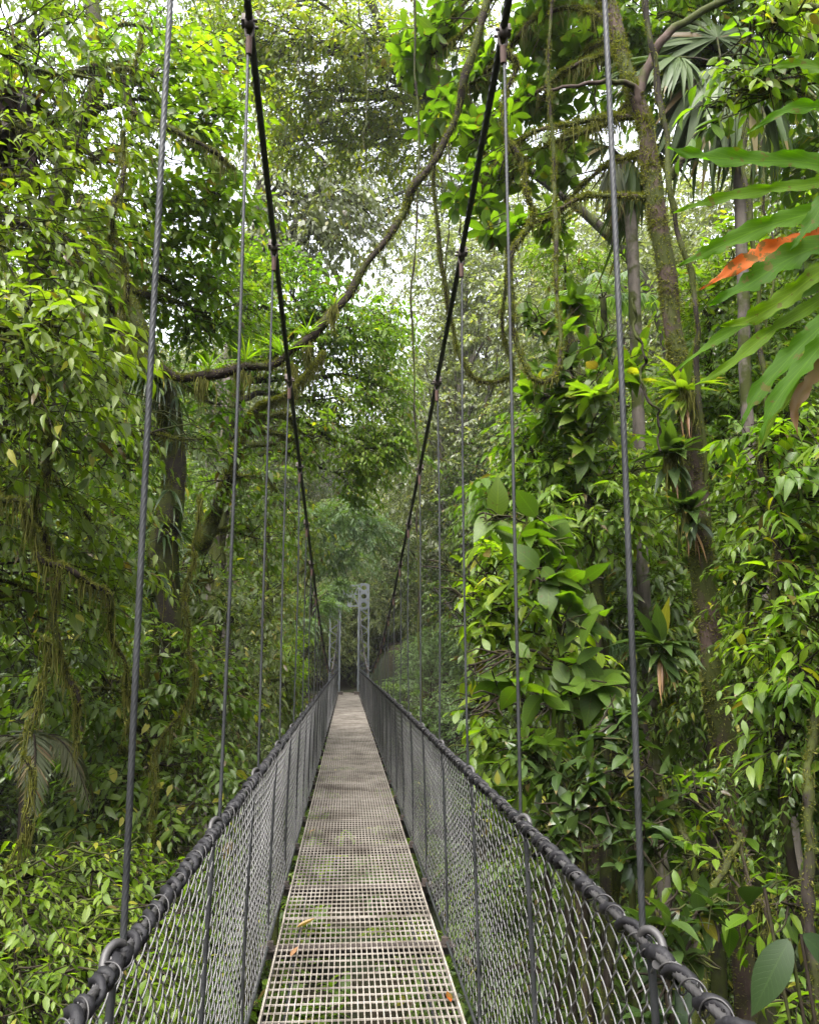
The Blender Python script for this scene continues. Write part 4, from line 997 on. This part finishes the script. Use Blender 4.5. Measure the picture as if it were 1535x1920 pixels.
palm('fan_palm', 'grey palm trunk under large dark green pleated fan leaves', b2, [tuple(b2 - [0, 0, .3]), tuple(at(1420, 1000, 8.1)), tuple(at(1392, 520, 8)), tuple(at(1384, 330, 8)), tuple(top2)], .062,
     parts=[('palm', lambda m: fan(m, top2, (-.45, -.45, -.45), (-.3, -.6, .35), 1.3, 54, 190, stalk=.25, hangtip=.9)), ('palm', lambda m: fan(m, top2, (.15, -.5, -.45), (.1, -.7, .3), 1.3, 54, 190, stalk=.3, hangtip=.9)),
            ('palm', lambda m: fan(m, top2, (-.8, .0, .10), (-.1, -.6, .8), 1.1, 54, 220, stalk=.5)), ('palm', lambda m: fan(m, top2, (.8, .1, .12), (.1, -.6, .8), 1.1, 54, 220, stalk=.5)),
            ('palm', lambda m: fan(m, top2, (.1, .3, .9), (0, -.8, .3), 1.1, 54, 240, stalk=.5)), ('palmgrey', lambda m: fan(m, top2, (-.15, -.3, -.8), (-.2, -.8, .1), 1.0, 40, 80, stalk=.1, hangtip=.8))])
def feather_palm(name, label, base, top, fr, leafm, L, npin=46, pl=.5):
    root = thing(name, label, 'palm', base); mb = MB()
    q = smooth_path([tuple(np.array(base) - [0, 0, .3]), tuple((np.array(base) + top) / 2 + [.05, 0, 0]), tuple(top)], 40); tubes(mb, q, .05, 9, rough=.03)
    mb.build('trunk', M['bark'], root, base=base)
    for d, l in fr:
        mb = MB(); frond(mb, top, d, l * L, npin, pl, 1.25 if 'grey-green' in label else .55, .22 if 'grey-green' in label else .55, 0, 1, rng.random(), rach=.012); mb.build('frond', [M[leafm], M['twig']], root, base=base)
    return root
tp_ = at(55, 1405, 6.4); bb = np.array([tp_[0] - .1, 6.6, float(zg(tp_[0] - .1, 6.6))])
feather_palm('drooping_palm', 'palm with drooping grey-green feather fronds in the shade above the bright bush', bb, tp_, [((.62, -.12, .80), .78), ((.18, -.35, .60), .85), ((-.5, -.3, .7), .9), ((-.2, .5, .8), .9), ((.5, .5, .8), .8)], 'palmgrey', 1.0, 60, .23)
tp_ = at(30, 1760, 7); bb = np.array([tp_[0] - .1, 7.2, float(zg(tp_[0] - .1, 7.2))])
feather_palm('drooping_palm', 'low feather palm half hidden behind the bright bush at the ravine edge', bb, tp_, [((.6, -.4, .6), 1), ((-.3, -.6, .6), 1), ((.1, .5, .8), 1), ((.8, .2, .7), 1), ((-.7, .1, .7), 1)], 'palm', 1.1, 48, .32)
for (px_, py_, Y, lab) in ((1130, 560, 12, 'green feather palm top showing between the slender palm trunk and the hanger cable'), (1040, 1190, 9, 'small feather palm low among the broad leaved plants by the bridge')):
    tp_ = at(px_, py_, Y); bb = np.array([tp_[0] + .1, Y + .2, float(zg(tp_[0] + .1, Y + .2))])
    feather_palm('feather_palm', lab, bb, tp_, [((cos(a), sin(a), .55 + .3 * sin(a * 3)), 1) for a in np.linspace(0, 5.7, 9)], 'feather', 1.2, 44, .36)

# right side foliage: each plant stands on the slope, its leaves on its own stems
def stem_base(x, y): return np.array([x, y, float(zg(x, y))])
def rtree(name, label, cat, bx, by, mid, clumps, kind, leafm, barkm, r0=.06, **k):
    b = stem_base(bx, by)
    return tree(name, label, cat, b, [tuple(b - [0, 0, .3])] + [tuple(at(*p)) for p in mid], r0, r0 * .35, clumps, kind, leafm, barkm, **k)
rtree('whorled_leaf_tree', 'tree of broad bright leaf whorls behind the twisting liana tail, before the slender palm trunk', 'tree', 2.3, 7.8, [(1120, 1300, 7.8), (1110, 1000, 7.7), (1080, 760, 7.6), (1060, 600, 7.6)],
      [cl(1000, 600, 7.4, .24, 8), cl(1090, 580, 7.8, .24, 8), cl(1050, 690, 7.4, .30, 12), cl(985, 740, 7.4, .2, 6), cl(1120, 740, 7.2, .30, 13), cl(1140, 640, 7.6, .26, 9), cl(1190, 690, 7.6, .26, 9), cl(1030, 790, 7.8, .24, 8), cl(1110, 820, 7.4, .30, 11)],
      'whorl', 'broad', 'bark', ll=.21, m=7, tpl='broad', moss=20, limb_r=.016, twig=.005)
rtree('feathery_sapling', 'bright sapling with many fine drooping leaves reaching toward the cable over the grey hillside', 'tree', 2.4, 8.4, [(1130, 1250, 8.4), (1120, 1050, 8.3), (1080, 930, 8.2)],
      [cl(1000, 860, 8.2, .45, 60), cl(1090, 880, 8, .45, 60), cl(960, 930, 8.2, .4, 50), cl(1050, 960, 7.8, .45, 60), cl(1140, 950, 7.6, .4, 50), cl(1000, 800, 8.4, .35, 36), cl(1190, 880, 7.6, .4, 44), cl(980, 1010, 8, .35, 40)],
      'spray', 'fresh', 'bark', ll=.135, n=10, sl=.5, tpl='droop', moss=20, limb_r=.016)
rtree('big_leaf_plant', 'plant with large round insect-eaten leaves right beside the net on the palm side', 'plant', 1.75, 6.4, [(1090, 1500, 6.4), (1060, 1250, 6.3), (1020, 1080, 6.2), (985, 980, 6.2)],
      [cl(910, 975, 6.1, .10, 2), cl(985, 965, 6.2, .14, 3), cl(1045, 1020, 6.1, .16, 4), cl(1000, 1090, 6.0, .18, 4), cl(1090, 1080, 6.2, .18, 4), cl(880, 1250, 6.2, .12, 3), cl(950, 1260, 6.1, .18, 4), cl(910, 1330, 6.2, .16, 3), cl(1080, 1170, 6, .18, 4), cl(1030, 1330, 6, .2, 4), cl(1120, 1290, 6, .2, 4)],
      'whorl', 'bigleaf', 'twig', ll=.27, dens=1.3, m=3, tpl='big', moss=10, limb_r=.014, twig=.006, r0=.035)
rtree('pointed_leaf_shrub', 'shrub with bright pointed leaf tufts poking over the rail halfway along the palm side', 'shrub', 1.9, 7.2, [(1010, 1500, 7.2), (960, 1250, 7.1), (900, 1120, 7)],
      [cl(835, 1060, 7.2, .20, 16), cl(860, 1120, 7.1, .28, 26), cl(920, 1060, 7, .28, 24), cl(950, 1140, 6.9, .34, 30), cl(880, 1180, 7, .28, 24), cl(1010, 1190, 6.9, .34, 28), cl(900, 1400, 7, .34, 30), cl(980, 1420, 6.8, .36, 30), cl(870, 1330, 7.2, .3, 24), cl(1060, 1250, 7, .36, 26)],
      'spray', 'fresh', 'twig', ll=.155, dens=1.1, n=6, sl=.4, tpl='round', moss=10, limb_r=.012, r0=.03)
rtree('drooping_shrub', 'tall bright shrub with long drooping tapered leaves filling the space outside the mossy trunk', 'shrub', 3.3, 5.2, [(1480, 1560, 5.2), (1470, 1200, 5.2), (1440, 950, 5.2), (1430, 820, 5.3)],
      [cl(1430, 840, 5.4, .30, 24), cl(1510, 930, 5, .32, 26), cl(1440, 980, 5.5, .26, 20), cl(1490, 1060, 5.1, .32, 26), cl(1540, 1150, 4.9, .34, 26), cl(1450, 1170, 5.4, .26, 20), cl(1500, 1270, 5, .32, 26), cl(1540, 820, 5, .3, 18), cl(1570, 1300, 4.8, .36, 20), cl(1455, 1380, 5.2, .24, 14)],
      'spray', 'fresh', 'twig', ll=.128, dens=1.25, n=8, sl=.42, tpl='droop', moss=14, limb_r=.014, r0=.04, hang=.4)
rtree('pinnate_shrub', 'yellow-green shrub with small paired leaflets on arching stalks beside the long drooping leaves', 'shrub', 3.0, 5.8, [(1420, 1600, 5.8), (1400, 1300, 5.8), (1405, 1050, 5.7)],
      [cl(1410, 1060, 5.7, .26, 26), cl(1450, 1290, 5.6, .28, 28), cl(1400, 1200, 5.8, .22, 20), cl(1520, 1400, 5.0, .30, 28), cl(1410, 1430, 5.6, .26, 24), cl(1490, 1480, 5.2, .24, 18), cl(1400, 900, 5.9, .2, 16), cl(1540, 1010, 5.3, .26, 20)],
      'spray', 'mid', 'twig', ll=.080, n=11, sl=.5, tpl='mid', pair=True, moss=14, limb_r=.012, r0=.035, hang=.25, droop=.5)
rtree('fine_twig_tree', 'small tree with oval yellow-green leaves on thin hanging twigs before the dark pleated fans', 'tree', 5.2, 5.2, [(1760, 900, 5.0), (1700, 400, 4.9), (1560, 60, 4.7), (1440, 20, 4.6)],
      [cl(1390, 90, 4.6, .20, 7), cl(1450, 60, 4.6, .20, 9), cl(1370, 150, 4.6, .16, 8), cl(1440, 160, 4.6, .18, 8), cl(1345, 205, 4.6, .14, 6), cl(1500, 130, 4.6, .2, 9), cl(1490, 40, 4.6, .22, 9), cl(1540, 40, 4.8, .3, 14)],
      'spray', 'fresh', 'bark', ll=.125, n=6, sl=.36, tpl='round', limb_r=.012, hang=.45, moss=30)
for j, (lab, nm, bx, by, mid, cls, lm, ll, tpl) in enumerate((
    ('mid green tree filling the gap between the mossy trunk and the second palm trunk', 'backing_tree', 4.6, 11, [(1330, 1300, 11), (1320, 900, 11), (1330, 600, 11)],
     [cl(1300, 560, 11, .6, 70), cl(1380, 480, 11, .6, 70), cl(1440, 620, 10.5, .7, 80), cl(1340, 700, 10.5, .7, 80), cl(1500, 720, 10, .7, 80), cl(1420, 780, 10, .7, 80), cl(1260, 760, 10.5, .6, 70), cl(1340, 880, 10, .7, 80), cl(1470, 900, 9.5, .7, 80), cl(1230, 900, 10, .6, 70), cl(1500, 560, 11, .7, 70), cl(1540, 420, 11, .8, 60)], 'fresh', .17, 'mid'),
    ('deep green tree low behind the mossy trunk', 'backing_tree', 4.4, 9.4, [(1360, 1500, 9.4), (1350, 1200, 9.3)],
     [cl(1220, 1010, 9, .5, 50), cl(1380, 1020, 9, .5, 50), cl(1450, 1040, 8.8, .6, 70), cl(1200, 1130, 8.8, .5, 60), cl(1300, 1160, 8.6, .55, 66), cl(1410, 1180, 8.6, .55, 66), cl(1520, 1180, 8.6, .6, 60), cl(1240, 1270, 8.4, .5, 60), cl(1360, 1310, 8.2, .5, 60), cl(1480, 1330, 8.2, .55, 60), cl(1130, 1030, 9.2, .5, 50)], 'mid', .16, 'droop'),
    ('yellow-green tree behind the twisting liana, before the hillside', 'backing_tree', 4.8, 14, [(1120, 1200, 14), (1110, 900, 14), (1080, 650, 14)],
     [cl(1040, 480, 14, .6, 40), cl(1100, 520, 14, .6, 46), cl(1000, 900, 13, .7, 60), cl(1090, 1060, 12, .8, 80), cl(1180, 760, 12.5, .8, 80), cl(1160, 1180, 11, .7, 70), cl(1040, 1160, 12, .7, 70), cl(1010, 1010, 13, .6, 50)], 'mid', .17, 'mid'),
    ('dark crowned tree over the fan palms', 'dark_crown_tree', 6.6, 9, [(1640, 900, 9), (1620, 400, 9), (1540, 60, 9), (1420, -60, 8.8)],
     [cl(1130, 40, 8.4, .5, 40), cl(1220, 30, 8.6, .6, 50), cl(1320, 20, 8.8, .6, 54), cl(1430, 30, 9, .7, 60), cl(1520, 120, 9, .7, 60), cl(1180, 130, 9, .45, 34), cl(1280, 120, 9.2, .45, 34), cl(1520, 300, 9.4, .5, 30), cl(1100, -60, 8.4, .6, 40), cl(1300, -90, 8.6, .7, 50), cl(1540, 440, 9.2, .5, 30)], 'broad', .22, 'round'))):
    rtree(nm, lab, 'tree', bx, by, mid, cls, 'spray', lm, 'bark', r0=.11, ll=ll * .82, dens=1.3, n=9, sl=.6, tpl=tpl, moss=20, limb_r=.03)
# shaded plants and stems low on the slope outside the palm side net
for j, (lab, nm, kind, bx, by, mid, cls, lm, ll, tpl, m_) in enumerate((
    ('dark glossy leaved bush outside the net under the pointed leaf shrub', 'glossy_bush', 'whorl', 1.75, 5.6, [(1090, 1750, 5.6), (1070, 1500, 5.6)],
     [cl(1010, 1430, 5.8, .26, 18), cl(1090, 1420, 5.7, .28, 14), cl(1160, 1370, 5.7, .28, 14), cl(1060, 1520, 5.6, .28, 14), cl(1140, 1520, 5.6, .28, 12), cl(1220, 1440, 5.6, .28, 12), cl(1010, 1560, 5.8, .26, 10), cl(1240, 1580, 5.5, .28, 14)], 'dark', .17, 'mid', 6),
    ('shade plant with drab quilted leaves by the nearest hanger on the palm side', 'shade_plant', 'whorl', 1.9, 3.9, [(1250, 1920, 4.0), (1250, 1780, 4)],
     [cl(1240, 1720, 4, .16, 6), cl(1290, 1790, 4.1, .18, 6), cl(1250, 1840, 4, .18, 6), cl(1330, 1700, 4.2, .18, 6)], 'dark', .14, 'broad', 6),
    ('loose green sapling among bare stems low beyond the nearest hanger on the palm side', 'shade_sapling', 'spray', 3.0, 4.8, [(1460, 1850, 4.8), (1430, 1700, 4.8)],
     [cl(1310, 1600, 5.4, .22, 12), cl(1420, 1690, 5.0, .22, 12), cl(1500, 1700, 4.7, .22, 12), cl(1300, 1490, 5.7, .24, 14), cl(1500, 1890, 4.5, .24, 12), cl(1380, 1600, 5.3, .2, 10)], 'fresh', .12, 'droop', 6))):
    rtree(nm, lab, 'plant' if j else 'bush', bx, by, mid, cls, kind, lm, 'twig', r0=.03, ll=ll, n=7, sl=.42, tpl=tpl, m=m_, moss=16, limb_r=.014)
for j, (pts, r, lab) in enumerate((([(1130, 1990, 6), (1150, 1700, 6), (1165, 1520, 6.1), (1150, 1380, 6.2)], .035, 'thin dark sapling stem standing close outside the net'),
    ([(1290, 1990, 5.2), (1310, 1780, 5.3), (1300, 1620, 5.4), (1240, 1470, 5.6)], .04, 'bent mossy sapling stem leaning toward the nearest hanger'),
    ([(1440, 1990, 5.6), (1425, 1700, 5.7), (1400, 1480, 5.8), (1395, 1300, 5.9)], .06, 'dark upright sapling stem under the drooping shrub'),
    ([(1230, 1990, 6.8), (1215, 1700, 6.8), (1222, 1500, 6.8), (1200, 1330, 6.8)], .07, 'dark straight sapling trunk in the shade left of the mossy trunk foot'),
    ([(1345, 1980, 4.9), (1320, 1850, 4.9), (1330, 1700, 4.9), (1390, 1560, 5.0)], .03, 'bare leaning stem crossing low before the mossy trunk foot'),
    ([(1540, 1980, 4.4), (1520, 1750, 4.5), (1515, 1500, 4.6), (1530, 1300, 4.8)], .035, 'green-stained stem at the outer edge beneath the strap fern'))):
    mossy_branch('sapling_stem', lab, pts, r, r * .6, 120, cat='stem', barkm='bark', strands=.2, n=40, jit=.014)
# epiphytes on the mossy trunk
for (px_, py_, n_, L, mt_, lab) in ((1278, 735, 16, .34, 'olive', 'fresh green bromeliad perched on the mossy trunk below its bare stretch'), (1262, 855, 22, .40, 'dark', 'dark silvery epiphyte tuft clasping the mossy trunk under the bromeliad'), (1290, 960, 18, .36, 'dark', 'drooping dark epiphyte on the mossy trunk at mid height'), (1240, 1210, 18, .36, 'dark', 'large dark bird nest epiphyte low on the mossy trunk')):
    p = at(px_, py_, 6.3); mb = MB(); rosette(mb, p, n_, L, tpl='long', D=(-.25, -.35, .05), spread=1.0, up=.7)
    rosette(mb, p - [0, 0, .06], n_ // 2, L * .8, tpl='long', D=(-.1, -.4, -.9), spread=.8)
    r_ = thing('bromeliad', lab, 'epiphyte', p); mb.build('leaf_rosette', [M[mt_]], r_, base=p)
    mb = MB(); moss_strands(mb, np.array([p + [0, -.03, -.03]] * 3) + rng.normal(size=(3, 3)) * .05, 40, .1, .45, w=.007); rosette(mb, p - [0, 0, .1], 7, .3, mat=1, D=(0, -.4, -1), spread=.5)
    o = mb.build('root_moss', [M['moss'], M['brown']], r_, base=p); o['kind'] = 'stuff'
for i, (k, n_, L) in enumerate(((38, 34, .24), (46, 28, .22), (56, 36, .26), (64, 24, .19), (72, 18, .15))):
    p = LQ[k] + [0, -.01, .045]; mb = MB(); rosette(mb, p, n_, L, up=1.4, tpl='strip', D=(0, 0, .35), w=.9)
    r_ = thing('bromeliad', ('spiky bromeliad tuft at the upper left bend of the mossy liana', 'bushy bromeliad tuft beside the lowest bend of the liana', 'largest bromeliad tuft sitting in the lowest dip of the liana', 'small bromeliad tuft on the liana just past its lowest dip', 'pale bromeliad tuft on the liana nearest the main cable')[i], 'epiphyte', p)
    mb.build('leaf_rosette', [M['fresh']], r_, base=p)
    mb = MB(); moss_strands(mb, np.repeat(p[None] - [0, 0, .09], 3, 0) + rng.normal(size=(3, 3)) * .06, 40, .08, .34, w=.005)
    o = mb.build('hanging_rootlets', [M['moss']], r_, base=p); o['kind'] = 'stuff'

# strap fern close to the camera on the palm side, growing on a trunk just outside the frame
def strap_leaf(mb, pts, w, mat=0, wav=.06, tint=.5, K=46, twist=0.0, holes=0):
    q = smooth_path(pts, K); T = nrm(np.gradient(q, axis=0)); toC = nrm(CAM - q)
    N = nrm(toC * .9 + np.array([0, -.1, .42]) - T * np.sum((toC * .9 + np.array([0, -.1, .42])) * T, 1, keepdims=True))
    a = np.linspace(0, twist, K)[:, None]; S = np.cross(N, T); S, N = S * np.cos(a) + N * np.sin(a), N * np.cos(a) - S * np.sin(a)
    u = np.linspace(0, 1, K); prof = np.minimum(1, np.minimum((u + .02) * 5, ((1 - u) * 3.2) ** .8)) * (1 - .12 * u)
    offs = np.array([-1, -.5, 0, .5, 1.0]); V = []
    ph = rng.uniform(0, 6, 2)
    for j, o_ in enumerate(offs):
        e = w * .5 * o_ * prof * (1 + (.13 * np.sin(u * 37 + ph[0]) + .10 * np.sin(u * 83 + ph[1]) - .35 * (np.sin(u * 23 + ph[1] * 3) > .965)) * (abs(o_) == 1))
        z = .16 * w * abs(o_) * prof + w * wav * (abs(o_) ** 2) * np.sin(u * 30 + ph[j % 2] + (o_ > 0) * 2.0) * 2
        V.append(q + S * e[:, None] + N * z[:, None])
    V = np.stack(V, 1); k, j = np.meshgrid(np.arange(K - 1), np.arange(4), indexing='ij')
    f = np.stack([k * 5 + j, k * 5 + j + 1, (k + 1) * 5 + j + 1, (k + 1) * 5 + j], -1).reshape(-1, 4)
    C = np.zeros((K, 5, 4)); C[..., 0] = tint; C[..., 1] = np.abs(offs)[None]; C[..., 2] = u[:, None]; C[..., 3] = .3
    mb.add(V, f, mat, C)
SFB = at(1690, 430, 2.15)
sf = thing('strap_fern', 'big strap-leaved fern with some orange withered blades reaching in close to the camera', 'fern', SFB)
def sfl(pts, w, mat='strap', **k):
    w = w * 1.05
    mb = MB(); strap_leaf(mb, [tuple(SFB + [0, 0, 0])] + [tuple(at(*p)) for p in pts], w, **k)
    return mb.build('dead_blade' if mat in ('dead', 'brown') else 'blade', M[mat], sf, base=SFB)
for pts, w, mat, tint in (
    ([(1600, 330, 2.1), (1500, 303, 2.1), (1400, 300, 2.1), (1310, 292, 2.1), (1250, 276, 2.1)], .060, 'strap', .45),
    ([(1600, 345, 2.1), (1500, 348, 2.05), (1400, 362, 2.05), (1320, 380, 2.05), (1262, 398, 2.05)], .036, 'strap', .7),
    ([(1600, 385, 2.1), (1500, 405, 2.0), (1420, 430, 2.0), (1330, 470, 2.0), (1270, 500, 2.0)], .055, 'strap', .55),
    ([(1620, 440, 2.1), (1540, 460, 1.95), (1470, 490, 1.95), (1400, 535, 1.95), (1330, 570, 1.95)], .075, 'strap', .15),
    ([(1610, 420, 2.1), (1530, 450, 2.0), (1450, 470, 1.98), (1390, 495, 1.98), (1310, 545, 1.98)], .062, 'dead', .5),
    ([(1610, 480, 2.1), (1530, 535, 2.0), (1440, 585, 2.0), (1340, 640, 2.0), (1260, 700, 2.0)], .040, 'strap', .6),
    ([(1620, 500, 2.1), (1540, 560, 1.95), (1440, 625, 1.95), (1360, 690, 1.95), (1296, 725, 1.95)], .036, 'strap', .8),
    ([(1620, 520, 2.1), (1560, 590, 1.9), (1490, 660, 1.9), (1420, 740, 1.9), (1390, 800, 1.9)], .055, 'strap', .25),
    ([(1630, 520, 2.1), (1580, 600, 1.85), (1520, 670, 1.85), (1450, 760, 1.85), (1425, 830, 1.85)], .050, 'strap', .35),
    ([(1640, 540, 2.1), (1590, 620, 1.9), (1530, 700, 1.9), (1490, 760, 1.9), (1495, 815, 1.9)], .040, 'brown', .3),
    ([(1640, 560, 2.1), (1600, 650, 1.9), (1560, 720, 1.9), (1540, 800, 1.9)], .05, 'strap', .2),
    ([(1620, 470, 2.1), (1550, 500, 1.92), (1470, 560, 1.92), (1400, 600, 1.95), (1350, 610, 1.95)], .050, 'strap', .9),
    ([(1630, 530, 2.1), (1570, 600, 1.88), (1500, 690, 1.88), (1440, 800, 1.9), (1418, 850, 1.9)], .034, 'strap', 1.0),
    ([(1600, 380, 2.1), (1560, 360, 1.9), (1520, 420, 1.85), (1480, 470, 1.85)], .045, 'strap', .1),
    ([(1610, 300, 2.2), (1560, 210, 2.2), (1480, 205, 2.2), (1400, 250, 2.2)], .045, 'strap', .5),
    ([(1620, 280, 2.2), (1570, 150, 2.2), (1500, 120, 2.25), (1430, 130, 2.25)], .045, 'strap', .65)):
    sfl(pts, w, mat, tint=tint, twist=rng.normal() * .25)
b = stem_base(1.9, 2.3); mb = MB()
tubes(mb, smooth_path([tuple(b - [0, 0, .3]), (1.95, 2.3, 1.0), (1.9, 2.25, 3.2), (2.0, 2.4, 6.0)], 40, .02), .11, 12, rough=.03)
mb.build('trunk', M['bark'], thing('host_trunk', 'dark trunk carrying the strap fern just beyond the frame edge', 'trunk', b), base=b)
# a big dark ribbed leaf low by the net
p = at(1480, 1760, 3.7); b = stem_base(2.2, 3.6); r_ = thing('ribbed_leaf_plant', 'dark plant with big ribbed paddle leaves low outside the mossy trunk foot', 'plant', b)
mb = MB()
for (q, d, L) in ((p, (-.42, -.1, -.50), .34), (p + [.16, .2, -.05], (.5, -.1, -.4), .32), (p + [-.3, .3, -.3], (-.5, -.1, -.3), .38), (p + [.1, .4, .1], (.1, .5, -.1), .4)):
    add_leaves(mb, TPL['big'], np.array([q]), np.array([d]), np.array([[-.25, -.75, .75]]), L, .72)
    tubes(mb, smooth_path([tuple(b - [0, 0, .2]), tuple((b + q) / 2 + [0, 0, .2]), tuple(q)], 12), .008, 6, 1)
mb.build('leaf_blade', [M['ribbed'], M['twig']], r_, base=b)

# ------------------------------------------------------------------ the humid air of the ravine
HAZE = 0.0004
if HAZE:
    hz = bpy.data.materials.new('humid_air'); hz.use_nodes = True; t = hz.node_tree; t.nodes.clear()
    ho = t.nodes.new('ShaderNodeOutputMaterial'); pv = t.nodes.new('ShaderNodeVolumePrincipled')
    pv.inputs['Color'].default_value = (.92, .95, .95, 1); pv.inputs['Density'].default_value = HAZE; pv.inputs['Anisotropy'].default_value = .2
    t.links.new(pv.outputs[0], ho.inputs['Volume'])
    mb = MB(); box(mb, (0, 60, 30), (175, 175, 40)); tag(mb.build('haze', hz, smooth=False), kind='stuff')
